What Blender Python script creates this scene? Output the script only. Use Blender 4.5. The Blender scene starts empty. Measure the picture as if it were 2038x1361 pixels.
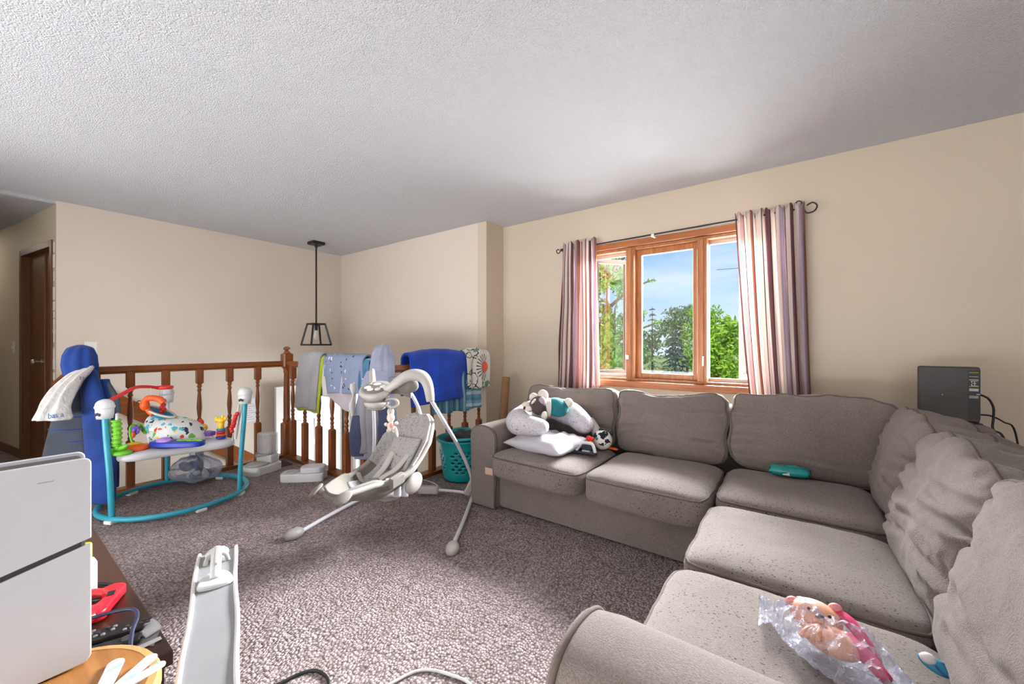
import bpy, bmesh, math, random
from mathutils import Vector, Matrix, noise, Euler
PI = math.pi
V = Vector
random.seed(7)
scn = bpy.context.scene
COL = scn.collection

# ------------------------------------------------------------------ colours and materials
def S(r, g, b):
    f = lambda c: (c/255)/12.92 if c/255 <= .04045 else ((c/255+.055)/1.055)**2.4
    return (f(r), f(g), f(b), 1)

class NT:
    """small wrapper to write node trees"""
    def __init__(s, name):
        s.m = bpy.data.materials.new(name); s.m.use_nodes = True
        s.t = s.m.node_tree; s.b = s.t.nodes['Principled BSDF']; s.out = s.t.nodes['Material Output']
        s._tc = None
    def n(s, typ, **kw):
        nd = s.t.nodes.new(typ)
        for k, v in kw.items():
            if k.startswith('i_'):
                key = k[2:]
                key = int(key) if key.isdigit() else key.replace('_', ' ')
                s.put(nd.inputs[key], v)
            else: setattr(nd, k, v)
        return nd
    def put(s, inp, v):
        if isinstance(v, bpy.types.NodeSocket): s.t.links.new(v, inp)
        else: inp.default_value = v
    def co(s, kind='Object', scale=None):
        if s._tc is None: s._tc = s.n('ShaderNodeTexCoord')
        o = s._tc.outputs[kind]
        if scale is not None:
            mp = s.n('ShaderNodeMapping'); s.put(mp.inputs['Vector'], o); mp.inputs['Scale'].default_value = scale; o = mp.outputs[0]
        return o
    def noise(s, vec, scale, detail=3, rough=.5):
        return s.n('ShaderNodeTexNoise', i_Vector=vec, i_Scale=scale, i_Detail=detail, i_Roughness=rough)
    def vor(s, vec, scale, feature='F1', rnd=1):
        return s.n('ShaderNodeTexVoronoi', feature=feature, i_Vector=vec, i_Scale=scale, i_Randomness=rnd)
    def ramp(s, fac, stops, interp='LINEAR'):
        r = s.n('ShaderNodeValToRGB', i_0=fac); cr = r.color_ramp; cr.interpolation = interp
        while len(cr.elements) < len(stops): cr.elements.new(.5)
        for e, (p, c) in zip(cr.elements, stops):
            e.position = p; e.color = c if not isinstance(c, (int, float)) else (c, c, c, 1)
        return r.outputs[0]
    def mix(s, fac, a, b, mode='MIX'):
        m = s.n('ShaderNodeMix', data_type='RGBA', blend_type=mode)
        s.put(m.inputs[0], fac); s.put(m.inputs[6], a); s.put(m.inputs[7], b)
        return m.outputs[2]
    def math(s, op, a, b=0., c=0.):
        m = s.n('ShaderNodeMath', operation=op); s.put(m.inputs[0], a); s.put(m.inputs[1], b); s.put(m.inputs[2], c); return m.outputs[0]
    def bump(s, h, strength, dist, prev=None):
        b = s.n('ShaderNodeBump', i_Height=h, i_Strength=strength, i_Distance=dist)
        if prev is not None: s.put(b.inputs['Normal'], prev)
        return b.outputs[0]
    def fin(s, col=None, rough=None, normal=None, **kw):
        if col is not None: s.put(s.b.inputs['Base Color'], col)
        if rough is not None: s.put(s.b.inputs['Roughness'], rough)
        if normal is not None: s.put(s.b.inputs['Normal'], normal)
        for k, v in kw.items(): s.put(s.b.inputs[k.replace('_', ' ')], v)
        return s.m

def plain(name, c, rough=.6, var=.12, vs=8, bump=0, bs=60, bd=.003, **kw):
    t = NT(name); co = t.co()
    n1 = t.noise(co, vs, 4)
    dark = tuple(x*(1-var) for x in c[:3])+(1,); lite = tuple(min(1, x*(1+var)) for x in c[:3])+(1,)
    col = t.ramp(n1.outputs[0], [(.3, dark), (.7, lite)])
    nrm = None
    if bump: nrm = t.bump(t.noise(co, bs, 3).outputs[0], bump, bd)
    return t.fin(col, rough, nrm, **kw)

def wood(name, a, b, rough=.35, axis='X', sc=1):
    t = NT(name)
    scl = {'X': (1.5, 22, 22), 'Y': (22, 1.5, 22), 'Z': (22, 22, 1.5)}[axis]
    co = t.co('Object', tuple(v*sc for v in scl))
    n1 = t.noise(co, 1.6, 5, .65)
    n2 = t.noise(t.co(), 3, 2)
    col = t.ramp(n1.outputs[0], [(.3, a), (.68, b)])
    col = t.mix(.25, col, t.ramp(n2.outputs[0], [(.35, a), (.65, b)]))
    return t.fin(col, rough, t.bump(n1.outputs[0], .12, .002))

M = {}
# setting
def m_wall(name, c):
    t = NT(name); co = t.co()
    n1 = t.noise(co, 1.2, 3); n2 = t.noise(co, 140, 3)
    col = t.ramp(n1.outputs[0], [(.3, tuple(x*.95 for x in c[:3])+(1,)), (.7, c)])
    return t.fin(col, .6, t.bump(n2.outputs[0], .12, .002))
M['wall'] = m_wall('wall_paint_cream', S(205, 191, 171))
M['wallb'] = m_wall('wall_paint_beige', S(219, 207, 193))
M['wallh'] = m_wall('wall_paint_hall', S(205, 192, 168))
def m_ceil():
    t = NT('popcorn_ceiling'); co = t.co()
    v = t.vor(co, 150); n = t.noise(co, 240, 3, .75); n0 = t.noise(co, 75, 2)
    h = t.math('ADD', t.math('MULTIPLY', v.outputs[0], -1.1), t.math('ADD', n.outputs[0], t.math('MULTIPLY', n0.outputs[0], .5)))
    nb = t.bump(h, 1.0, .010)
    return t.fin(S(232, 233, 238), .9, nb)
M['ceil'] = m_ceil()
def m_carpet():
    t = NT('berber_carpet'); co = t.co('Object', (1, .72, 1))
    w = t.noise(t.co(), 9, 2)
    cw = t.mix(.012, co, w.outputs[1])
    v = t.vor(cw, 105, rnd=.75); n = t.noise(t.co(), 260, 2); big = t.noise(t.co(), .9, 3); mid = t.noise(t.co(), 6, 4)
    base = t.ramp(v.outputs[0], [(.15, S(190, 172, 172)), (.42, S(158, 141, 139)), (.64, S(56, 45, 44))])
    cell = t.n('ShaderNodeSeparateColor', i_0=v.outputs[1]).outputs[0]
    tint = t.ramp(cell, [(0, S(126, 110, 108)), (.5, S(170, 153, 150)), (1, S(212, 197, 194))])
    col = t.mix(.45, base, tint)
    col = t.mix(t.ramp(mid.outputs[0], [(.45, 0.), (.75, .35)]), col, S(116, 99, 92))
    h = t.math('ADD', t.math('MULTIPLY', v.outputs[0], -1.0), t.math('MULTIPLY', n.outputs[0], .35))
    return t.fin(col, .95, t.bump(h, 1.0, .012))
M['carpet'] = m_carpet()
M['oak'] = wood('railing_wood', S(100, 54, 27), S(156, 89, 46), .32, 'Z')
M['oakX'] = wood('railing_wood_along_x', S(100, 54, 27), S(156, 89, 46), .3, 'X')
M['oakY'] = wood('railing_wood_along_y', S(100, 54, 27), S(156, 89, 46), .3, 'Y')
M['trim'] = wood('window_wood', S(140, 78, 40), S(192, 122, 72), .35, 'X')
M['trimZ'] = wood('window_wood_upright', S(140, 84, 44), S(196, 132, 82), .35, 'Z')
M['doorw'] = wood('brown_door_veneer', S(84, 50, 26), S(120, 74, 40), .4, 'Z', .6)
M['darkwood'] = wood('dark_stand_wood', S(52, 30, 22), S(84, 52, 38), .3, 'X')
M['stool'] = wood('honey_wood', S(150, 92, 42), S(205, 146, 82), .3, 'X', .7)
M['stooledge'] = wood('pale_honey_wood', S(196, 142, 84), S(226, 180, 122), .3, 'X', .7)
M['white'] = plain('white_plastic', S(214, 215, 217), .35, .03)
M['console'] = plain('matte_white_console_plastic', S(198, 199, 203), .55, .02)
M['panelgrey'] = plain('pale_grey_metal', S(152, 153, 154), .4, .04)
M['whitep'] = plain('white_paint', S(230, 228, 224), .5, .04)
M['black'] = plain('black_metal', S(26, 25, 25), .45, .1)
M['blackp'] = plain('black_plastic', S(30, 28, 30), .4, .1)
M['dgrey'] = plain('dark_grey_plastic', S(66, 62, 62), .5, .08)
M['mgrey'] = plain('grey_plastic', S(150, 146, 142), .45, .05)
M['lgrey'] = plain('light_grey_plastic', S(180, 176, 169), .4, .04)
M['chrome'] = plain('satin_nickel', S(200, 196, 188), .25, .05, Metallic=.9)
# sofa fabric
def m_sofa(name, specks):
    t = NT(name); co = t.co()
    n1 = t.noise(co, 2.2, 4); n2 = t.noise(t.co('Object', (1, 1.5, 1)), 230, 3, .75); n3 = t.noise(co, 12, 3)
    col = t.ramp(n1.outputs[0], [(.3, S(116, 102, 93)), (.7, S(143, 129, 121))])
    col = t.mix(.3, col, t.ramp(n2.outputs[0], [(.35, S(58, 48, 43)), (.6, S(172, 160, 153))]))
    col = t.mix(t.ramp(n3.outputs[0], [(.55, 0.), (.8, .3)]), col, S(112, 99, 87))
    if specks:
        v = t.vor(t.co('Object', (1, 1.5, 1)), 92)
        keep = t.n('ShaderNodeSeparateColor', i_0=v.outputs[1]).outputs[1]
        k = t.math('MULTIPLY', t.math('LESS_THAN', v.outputs[0], .27), t.math('GREATER_THAN', keep, .62))
        k = t.math('MULTIPLY', k, t.ramp(t.noise(co, 3, 2).outputs[0], [(.34, .0), (.46, 1.)]))
        col = t.mix(k, col, S(38, 30, 27))
    nb = t.bump(n2.outputs[0], .9, .0055)
    return t.fin(col, .95, nb, Sheen_Weight=.25, Sheen_Roughness=.5)
M['dbrown'] = plain('dark_brown_sash', S(58, 44, 36), .6, .1)
M['sofa'] = m_sofa('taupe_chenille', False)
M['sofas'] = m_sofa('taupe_chenille_with_lint', True)
M['piping'] = plain('taupe_piping', S(102, 90, 82), .95, .15, 60)
M['tagp'] = plain('pink_patch', S(214, 178, 160), .9, .06)

def glass(name, tint, refl, rough=.02):
    t = NT(name)
    tr = t.n('ShaderNodeBsdfTransparent', i_Color=tint); gl = t.n('ShaderNodeBsdfGlossy', i_Roughness=rough)
    fr = t.n('ShaderNodeFresnel', i_IOR=1.45)
    mx = t.n('ShaderNodeMixShader', i_0=t.math('MULTIPLY', fr.outputs[0], refl), i_1=tr.outputs[0], i_2=gl.outputs[0])
    t.t.links.new(mx.outputs[0], t.out.inputs[0]); return t.m
M['glass'] = glass('window_glass', (.97, .98, .99, 1), .8)
def film(name, tint, haze, hazecol, rough=.08):
    t = NT(name); co = t.co()
    tr = t.n('ShaderNodeBsdfTransparent', i_Color=tint)
    nb = t.bump(t.noise(co, 22, 4, .6).outputs[0], .9, .02)
    pr = t.b; t.put(pr.inputs['Base Color'], hazecol); t.put(pr.inputs['Roughness'], rough); t.put(pr.inputs['Normal'], nb)
    lw = t.n('ShaderNodeLayerWeight', i_Blend=.45)
    f = t.math('ADD', t.math('MULTIPLY', lw.outputs[1], .55), haze)
    mx = t.n('ShaderNodeMixShader', i_0=t.math('MINIMUM', f, 1.), i_1=tr.outputs[0], i_2=pr.outputs[0])
    t.t.links.new(mx.outputs[0], t.out.inputs[0]); return t.m
M['film'] = film('clear_plastic_film', (.93, .94, .97, 1), .09, S(225, 228, 240))
M['bagfilm'] = film('hazy_bag_film', (.80, .84, .92, 1), .14, S(196, 200, 214), .2)
M['whitebag'] = film('white_bag_film', (.85, .85, .85, 1), .78, S(226, 224, 220), .35)
M['clearjar'] = film('clear_reservoir', (.9, .9, .9, 1), .25, S(220, 220, 220), .15)

def fabric(name, c, var=.1, bs=220, bump=.4, c2=None, fold=0):
    t = NT(name); co = t.co()
    n1 = t.noise(co, 7, 4); n2 = t.noise(co, bs, 2)
    d = c2 or tuple(x*(1-var*1.5) for x in c[:3])+(1,)
    col = t.ramp(n1.outputs[0], [(.32, d), (.66, c)])
    return t.fin(col, .9, t.bump(n2.outputs[0], bump, .003), Sheen_Weight=.15)
def prints(name, base, inks, scale, size=.28, keep=.5):
    """fabric with scattered little motifs"""
    t = NT(name); co = t.co()
    wv = t.mix(.05, co, t.noise(co, 30, 2).outputs[1])
    v = t.vor(wv, scale); sep = t.n('ShaderNodeSeparateColor', i_0=v.outputs[1])
    k = t.math('MULTIPLY', t.math('LESS_THAN', v.outputs[0], size), t.math('LESS_THAN', sep.outputs[0], keep))
    st = [(i/len(inks), c) for i, c in enumerate(inks)]
    ink = t.ramp(sep.outputs[1], st, 'CONSTANT')
    col = t.mix(k, base, ink)
    return t.fin(col, .85, t.bump(t.noise(co, 160, 2).outputs[0], .3, .003))
M['muslin'] = prints('blue_grey_muslin_print', S(128, 140, 166), [S(50, 52, 70), S(214, 216, 226)], 26, .24, .55)
M['pillowprint'] = prints('white_nursing_pillow_print', S(202, 199, 205), [S(60, 58, 70), S(90, 88, 96), S(120, 116, 126), S(176, 150, 90)], 88, .27, .62)
M['seatprint'] = prints('jumper_seat_print', S(228, 232, 228), [S(226, 70, 60), S(90, 190, 210), S(236, 200, 60), S(120, 190, 70), S(50, 50, 80), S(90, 190, 210)], 28, .46, .62)
M['dinoprint'] = prints('white_blanket_print', S(226, 228, 220), [S(40, 44, 48), S(104, 146, 112), S(240, 120, 96), S(50, 54, 58)], 13, .30, .45)
def m_dino():
    t = NT('white_blanket_with_creature_print'); co = t.co(); sp = t.n('ShaderNodeSeparateXYZ', i_0=co)
    dy = t.math('SUBTRACT', sp.outputs[1], 3.03); dz = t.math('SUBTRACT', sp.outputs[2], .925)
    r = t.math('SQRT', t.math('ADD', t.math('MULTIPLY', dy, dy), t.math('MULTIPLY', dz, dz))); an = t.math('ARCTAN2', dz, dy)
    f = t.math('ABSOLUTE', t.math('SINE', t.math('MULTIPLY', an, 5.5)))
    ring = t.math('MULTIPLY', t.math('GREATER_THAN', r, .055), t.math('LESS_THAN', r, .135))
    left = t.math('LESS_THAN', dy, .03)
    ray = t.math('MULTIPLY', t.math('MULTIPLY', ring, left), t.math('MULTIPLY', t.math('GREATER_THAN', f, .55), t.math('LESS_THAN', f, .86)))
    wv = t.mix(.06, co, t.noise(co, 16, 2).outputs[1]); v = t.vor(wv, 13); s2 = t.n('ShaderNodeSeparateColor', i_0=v.outputs[1])
    far = t.math('GREATER_THAN', r, .15)
    k1 = t.math('MULTIPLY', t.math('MULTIPLY', t.math('LESS_THAN', v.outputs[0], .42), t.math('LESS_THAN', s2.outputs[0], .35)), far)
    v2 = t.vor(wv, 9, 'DISTANCE_TO_EDGE'); k2 = t.math('MULTIPLY', t.math('LESS_THAN', v2.outputs[0], .035), far)
    col = t.mix(k1, S(228, 230, 222), S(110, 152, 118)); col = t.mix(k2, col, S(44, 48, 54)); col = t.mix(ray, col, S(36, 38, 44))
    col = t.mix(t.math('LESS_THAN', r, .058), col, S(242, 122, 98))
    return t.fin(col, .85)
M['dinoprint2'] = m_dino()
M['cowprint'] = prints('black_and_white_plush', S(236, 234, 226), [S(24, 26, 38), S(20, 22, 32)], 17, .62, .5)
M['knit'] = prints('grey_knit_print', S(178, 174, 172), [S(128, 124, 124), S(138, 134, 134)], 150, .42, .75)
M['knit2'] = prints('pale_leaf_print', S(184, 181, 180), [S(112, 108, 110), S(130, 126, 128)], 105, .3, .7)
def m_curtain():
    t = NT('striped_curtain_fabric'); u = t.n('ShaderNodeSeparateXYZ', i_0=t.co('UV')).outputs[0]
    fr = t.math('FRACT', t.math('MULTIPLY', u, 2.0))
    P_, W_, Mv, Tn, Dk, Pk = S(132, 92, 98), S(240, 228, 222), S(192, 172, 190), S(172, 122, 104), S(62, 44, 54), S(216, 184, 184)
    col = t.ramp(fr, [(0, P_), (.07, Dk), (.082, W_), (.20, Pk), (.26, Dk), (.27, W_), (.34, Mv), (.42, W_), (.50, Tn), (.535, Dk), (.545, W_), (.62, P_), (.68, W_), (.80, Dk), (.81, W_), (.88, Mv), (.95, Tn)], 'CONSTANT')
    n = t.noise(t.co(), 200, 2)
    t.fin(col, .8, t.bump(n.outputs[0], .2, .002))
    tl = t.n('ShaderNodeBsdfTranslucent', i_Color=col)
    mx = t.n('ShaderNodeMixShader', i_0=.5, i_1=t.b.outputs[0], i_2=tl.outputs[0])
    t.t.links.new(mx.outputs[0], t.out.inputs[0]); return t.m
M['curtain'] = m_curtain()
def m_stripe(name, cols, scale, axis=2):
    t = NT(name); co = t.co(); wob = t.noise(co, 5, 2)
    z = t.n('ShaderNodeSeparateXYZ', i_0=co).outputs[axis]
    f = t.math('FRACT', t.math('ADD', t.math('MULTIPLY', z, scale), t.math('MULTIPLY', wob.outputs[0], .5)))
    return t.fin(t.ramp(f, [(i/len(cols), c) for i, c in enumerate(cols)], 'CONSTANT'), .85)
M['bluestripe'] = m_stripe('blue_banded_blanket', [S(104, 160, 190), S(190, 216, 226), S(120, 176, 204), S(90, 146, 180)], 9)
M['tealstripe'] = m_stripe('teal_leaf_blanket', [S(70, 120, 150), S(130, 176, 190), S(60, 104, 140)], 14, 1)
M['greyfleece'] = fabric('grey_fleece', S(160, 158, 162))
M['lime'] = fabric('lime_fleece', S(168, 182, 40))
M['pinkcloth'] = fabric('pale_pink_cloth', S(186, 178, 186))
M['blue'] = fabric('bright_blue_fleece', S(22, 74, 200), .25, 90, .3)
M['jblue'] = fabric('blue_jacket_shell', S(20, 66, 150), .3, 60, .3)
M['jgrey'] = fabric('slate_quilted_shell', S(70, 79, 93), .2, 60, .3)
M['hoodie'] = fabric('blue_grey_sweatshirt', S(150, 156, 178), .15)
M['hgrey'] = fabric('grey_sweatshirt_panel', S(140, 138, 146), .12)
M['navy'] = fabric('navy_panel', S(64, 72, 104), .15)
M['linen'] = fabric('grey_linen', S(158, 153, 145), .08)
M['linend'] = fabric('dark_linen', S(126, 120, 112), .1)
M['cream'] = fabric('cream_cloth', S(216, 212, 204), .06)
M['pillow'] = fabric('white_pillowcase', S(198, 195, 202), .05, 120, .2)
M['plushw'] = fabric('cream_plush', S(232, 222, 208), .06, 300, .8)
M['plushb'] = fabric('brown_plush', S(82, 66, 66), .15, 300, .8)
M['plushg'] = fabric('lilac_grey_plush', S(170, 160, 170), .1, 300, .8)
M['tealknit'] = fabric('teal_sweater', S(24, 128, 140), .25, 160, .8)
M['peach'] = plain('peach_vinyl', S(236, 170, 140), .4, .06)
M['magenta'] = plain('magenta_vinyl', S(206, 56, 104), .4, .1)
M['basket'] = plain('teal_plastic', S(20, 150, 154), .35, .06)
M['tube'] = plain('teal_painted_tube', S(52, 160, 182), .35, .05)
M['swtube'] = plain('white_painted_tube', S(222, 224, 230), .3, .03)
for k, c in dict(red=(222, 44, 48), orange=(240, 100, 34), yellow=(244, 200, 50), green=(120, 200, 50), purple=(120, 90, 190), lilac=(186, 140, 222), cobalt=(34, 62, 180), aqua=(40, 140, 170), pink=(236, 150, 150)).items():
    M[k] = plain(k+'_plastic', S(*c), .4, .06)
M['redp'] = plain('red_clamp_plastic', S(220, 30, 48), .35, .05)
M['card'] = plain('brown_cardboard', S(150, 112, 78), .85, .08, 20)
M['paper'] = plain('white_paper', S(226, 226, 230), .8, .03)
M['gpaper'] = plain('grey_paper', S(150, 150, 150), .7, .06)
M['cable'] = plain('black_cable', S(24, 24, 26), .5, .05)
M['bcable'] = plain('dark_blue_cable', S(44, 48, 78), .4, .05)
M['wcable'] = plain('white_cable', S(220, 220, 218), .5, .03)
M['blackcloth'] = fabric('black_cloth', S(36, 38, 44), .2)
M['ink'] = plain('printed_ink_blue', S(40, 84, 140), .6, .02)
M['inkd'] = plain('printed_ink_dark', S(36, 40, 58), .6, .02)
M['inky'] = plain('printed_ink_yellow', S(196, 190, 60), .6, .02)
M['inkw'] = plain('printed_ink_white', S(220, 220, 220), .6, .02)
M['wet'] = plain('teal_wipes_film', S(24, 150, 148), .22, .2, 14)
def m_slatwash():
    t = NT('white_washed_blue_paint'); n = t.noise(t.co('Object', (30, 6, 6)), 1.2, 4)
    return t.fin(t.ramp(n.outputs[0], [(.5, S(236, 236, 234)), (.68, S(160, 194, 218))]), .6)
M['wash'] = m_slatwash()

# ------------------------------------------------------------------ mesh helpers
def spl(pts, n=8, closed=False):
    P_ = [V(p) for p in pts]; out = []; N = len(P_)
    for i in range(N if closed else N-1):
        if closed: a, b, c, d = P_[(i-1) % N], P_[i], P_[(i+1) % N], P_[(i+2) % N]
        else: a, b, c, d = P_[max(i-1, 0)], P_[i], P_[i+1], P_[min(i+2, N-1)]
        for k in range(n):
            t = k/n
            out.append(.5*((2*b)+(c-a)*t+(2*a-5*b+4*c-d)*t*t+(3*b-a-3*c+d)*t**3))
    if not closed: out.append(P_[-1])
    return out
def lerp(a, b, t): return a+(b-a)*t
def interp(tab, t):
    """tab: list of equally spaced values"""
    x = max(0, min(.99999, t))*(len(tab)-1); i = int(x); return lerp(tab[i], tab[i+1], x-i)
def fn(p, s, seed=0):
    return noise.noise(V((p[0]*s+seed*7.3, p[1]*s-seed*3.1, p[2]*s+seed*1.7)))

class MB:
    def __init__(s): s.bm = bmesh.new(); s.mi = 0; s.uv = None
    def face(s, vs):
        try: f = s.bm.faces.new(vs); f.material_index = s.mi; return f
        except ValueError: return None
    def box(s, x0, x1, y0, y1, z0, z1, m=None):
        c = [V((x, y, z)) for z in (z0, z1) for y in (y0, y1) for x in (x0, x1)]
        if m is not None: c = [m @ p for p in c]
        v = [s.bm.verts.new(p) for p in c]
        for q in ((0, 2, 3, 1), (4, 5, 7, 6), (0, 1, 5, 4), (2, 6, 7, 3), (0, 4, 6, 2), (1, 3, 7, 5)): s.face([v[i] for i in q])
        return s
    def obox(s, c, half, m=None):
        mm = Matrix.Translation(V(c)) @ (m.to_4x4() if m is not None else Matrix.Identity(4))
        return s.box(-half[0], half[0], -half[1], half[1], -half[2], half[2], mm)
    def bar(s, a, b, w, h, up=(0, 0, 1)):
        a, b = V(a), V(b); d = (b-a); L = d.length; x = d/L; u = V(up); y = u.cross(x)
        if y.length < 1e-4: y = V((0, 1, 0)).cross(x)
        y.normalize(); z = x.cross(y)
        m = Matrix((x, y, z)).transposed().to_4x4(); m.translation = (a+b)/2
        return s.box(-L/2, L/2, -w/2, w/2, -h/2, h/2, m)
    def tube(s, pts, r, n=10, closed=False, cap=True, flat=1.0, up=None):
        pts = [V(p) for p in pts]; N = len(pts); rings = []
        t0 = (pts[1]-pts[0]).normalized(); ref = V(up) if up else (V((0, 0, 1)) if abs(t0.z) < .9 else V((1, 0, 0)))
        u = (ref-t0*ref.dot(t0)).normalized()
        for i, p in enumerate(pts):
            if closed: t = (pts[(i+1) % N]-pts[i-1])
            else: t = pts[min(i+1, N-1)]-pts[max(i-1, 0)]
            t.normalize(); u = (u-t*u.dot(t)); u.normalize(); w = t.cross(u)
            rr = r(i/(N-1)) if callable(r) else r
            rings.append([s.bm.verts.new(p+(u*math.cos(2*PI*k/n)*flat+w*math.sin(2*PI*k/n))*rr) for k in range(n)])
        for i in range(N if closed else N-1):
            A, B = rings[i], rings[(i+1) % N]
            for k in range(n): s.face((A[k], A[(k+1) % n], B[(k+1) % n], B[k]))
        if cap and not closed: s.face(rings[0][::-1]); s.face(rings[-1])
        return s
    def lathe(s, prof, c=(0, 0, 0), n=16, m=None, square=None):
        """prof: (r, z) list; square: same list length, True where the section is square"""
        rings = []
        for i, (r, z) in enumerate(prof):
            ring = []
            for k in range(n):
                a = 2*PI*k/n
                x, y = math.cos(a), math.sin(a)
                if square and square[i]:
                    q = max(abs(x), abs(y)); x, y = x/q, y/q
                p = V((x*r, y*r, z))
                if m is not None: p = m @ p
                ring.append(s.bm.verts.new(p+V(c)))
            rings.append(ring)
        for A, B in zip(rings, rings[1:]):
            for k in range(n): s.face((A[k], A[(k+1) % n], B[(k+1) % n], B[k]))
        s.face(rings[0][::-1]); s.face(rings[-1])
        return s
    def ball(s, c, rad, rot=None, n=16, fnc=None):
        if isinstance(rad, (int, float)): rad = (rad,)*3
        m = rot.to_matrix() if isinstance(rot, Euler) else (rot or Matrix.Identity(3))
        rows = []
        for i in range(n+1):
            th = PI*i/n
            if i in (0, n): rows.append([s.bm.verts.new(V(c)+m @ V((0, 0, rad[2]*(1 if i == 0 else -1))))]); continue
            row = []
            for k in range(2*n):
                ph = PI*k/n; p = V((math.sin(th)*math.cos(ph)*rad[0], math.sin(th)*math.sin(ph)*rad[1], math.cos(th)*rad[2]))
                if fnc: p = fnc(p)
                row.append(s.bm.verts.new(V(c)+m @ p))
            rows.append(row)
        for i in range(n):
            A, B = rows[i], rows[i+1]
            for k in range(2*n):
                j = (k+1) % (2*n)
                if len(A) == 1: s.face((A[0], B[k], B[j]))
                elif len(B) == 1: s.face((A[k], B[0], A[j]))
                else: s.face((A[k], B[k], B[j], A[j]))
        return s
    def grid(s, f, nu, nv, closeu=False, uvs=True):
        if uvs and s.uv is None: s.uv = s.bm.loops.layers.uv.new('UVMap')
        vs = [[s.bm.verts.new(V(f(i/nu, j/nv))) for i in range(nu if closeu else nu+1)] for j in range(nv+1)]
        for j in range(nv):
            for i in range(nu):
                i2 = (i+1) % nu if closeu else i+1
                fc = s.face((vs[j][i], vs[j][i2], vs[j+1][i2], vs[j+1][i]))
                if fc and uvs:
                    for lp, (a, b) in zip(fc.loops, ((i, j), (i+1, j), (i+1, j+1), (i, j+1))): lp[s.uv].uv = (a/nu, b/nv)
        return s
    def prism(s, poly, z0, z1, m=None):
        mm = m or Matrix.Identity(4)
        A = [s.bm.verts.new(mm @ V((x, y, z0))) for x, y in poly]; B = [s.bm.verts.new(mm @ V((x, y, z1))) for x, y in poly]
        s.face(A[::-1]); s.face(B); n = len(poly)
        for i in range(n): s.face((A[i], A[(i+1) % n], B[(i+1) % n], B[i]))
        return s
    def build(s, name, mat, parent=None, smooth=True, bevel=0, solid=0, sub=0, seg=2, off=0, angle=35):
        bmesh.ops.recalc_face_normals(s.bm, faces=s.bm.faces[:]) if not solid else None
        me = bpy.data.meshes.new(name); s.bm.to_mesh(me); s.bm.free()
        o = bpy.data.objects.new(name, me); COL.objects.link(o)
        for m in (mat if isinstance(mat, (list, tuple)) else [mat]): me.materials.append(M[m] if isinstance(m, str) else m)
        if smooth:
            me.polygons.foreach_set('use_smooth', [True]*len(me.polygons))
            if smooth is True:
                try: me.set_sharp_from_angle(angle=math.radians(angle))
                except Exception: pass
        if solid:
            md = o.modifiers.new('solid', 'SOLIDIFY'); md.thickness = solid; md.offset = off
        if bevel:
            md = o.modifiers.new('bevel', 'BEVEL'); md.width = bevel; md.segments = seg; md.limit_method = 'ANGLE'
        if sub:
            md = o.modifiers.new('sub', 'SUBSURF'); md.levels = md.render_levels = sub
        if parent is not None:
            o.parent = parent
            if parent.parent is None: o.matrix_parent_inverse = Matrix.Translation(-parent.location)
        return o

def tag(o, label, cat, group=None, kind=None):
    o['label'] = label; o['category'] = cat
    if group: o['group'] = group
    if kind: o['kind'] = kind
    return o
def thing(name, label, cat, loc, group=None):
    o = bpy.data.objects.new(name, None); COL.objects.link(o); o.location = loc; o.empty_display_size = .1
    return tag(o, label, cat, group)
def struct(o, label=None, cat=None):
    o['kind'] = 'structure'
    if label: o['label'] = label
    if cat: o['category'] = cat
    return o
def text(name, body, size, m, mat, parent, ext=.0006):
    cu = bpy.data.curves.new(name, 'FONT'); cu.body = body; cu.size = size; cu.extrude = ext; cu.align_x = 'CENTER'; cu.align_y = 'CENTER'
    cu.materials.append(M[mat])
    o = bpy.data.objects.new(name, cu); COL.objects.link(o)
    o.parent = parent
    if parent.parent is None: o.matrix_parent_inverse = Matrix.Translation(-parent.location)
    bpy.context.view_layer.update()
    me = bpy.data.meshes.new_from_object(o.evaluated_get(bpy.context.evaluated_depsgraph_get()))
    o2 = bpy.data.objects.new(name, me); COL.objects.link(o2); o2.parent = parent; o2.matrix_parent_inverse = o.matrix_parent_inverse.copy(); o2.matrix_basis = m
    bpy.data.objects.remove(o); o2.name = name
    return o2
def frame(x, y, z, loc):
    m = Matrix((V(x).normalized(), V(y).normalized(), V(z).normalized())).transposed().to_4x4(); m.translation = V(loc); return m
# ------------------------------------------------------------------ THE ROOM
H = 2.44
XB, YS, YW, XJ = -5.36, 3.14, 3.43, -2.62          # back wall, stairwell wall, window wall, jog
b = MB(); b.box(-9, 3, -4, .45, -.25, 0); b.box(-4.3, 3, .45, 1.93, -.25, 0); b.box(-2.68, 3, 1.93, YW+.1, -.25, 0)
struct(b.build('floor', 'carpet', smooth=False), 'brown grey looped carpet covering the living room floor', 'carpet')
b = MB(); b.box(XB-.1, 3, -4, YW+.15, H, H+.12)
struct(b.build('ceiling', 'ceil', smooth=False), 'white popcorn textured ceiling', 'ceiling')
b = MB(); b.box(-9, XB-.003, -4, .6, H-.03, H+.12)
struct(b.build('ceiling_hall', 'ceil', smooth=False), 'shaded textured ceiling of the hallway', 'ceiling')
b = MB(); b.box(XB-.12, XB, .43, YS+.12, -1.5, H-.001)
struct(b.build('wall_back', 'wallb', smooth=False), 'beige wall behind the stair railing', 'wall')
dx0, dx1, dz1 = -5.24, -4.22, .64
b = MB(); b.box(XB+.001, dx0, YS, YS+.12, -1.5, H-.001); b.box(dx1, XJ-.12, YS, YS+.12, -1.5, H-.001); b.box(dx0, dx1, YS, YS+.12, dz1, H-.001)
struct(b.build('wall_stairwell', 'wallb', smooth=False), 'beige stairwell wall above the front door', 'wall')
b = MB(); b.box(XJ-.12, XJ, YS, YW+.12, -1.5, H-.001)
struct(b.build('wall_jog', 'wall', smooth=False), 'narrow return wall at the corner', 'wall')
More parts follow.
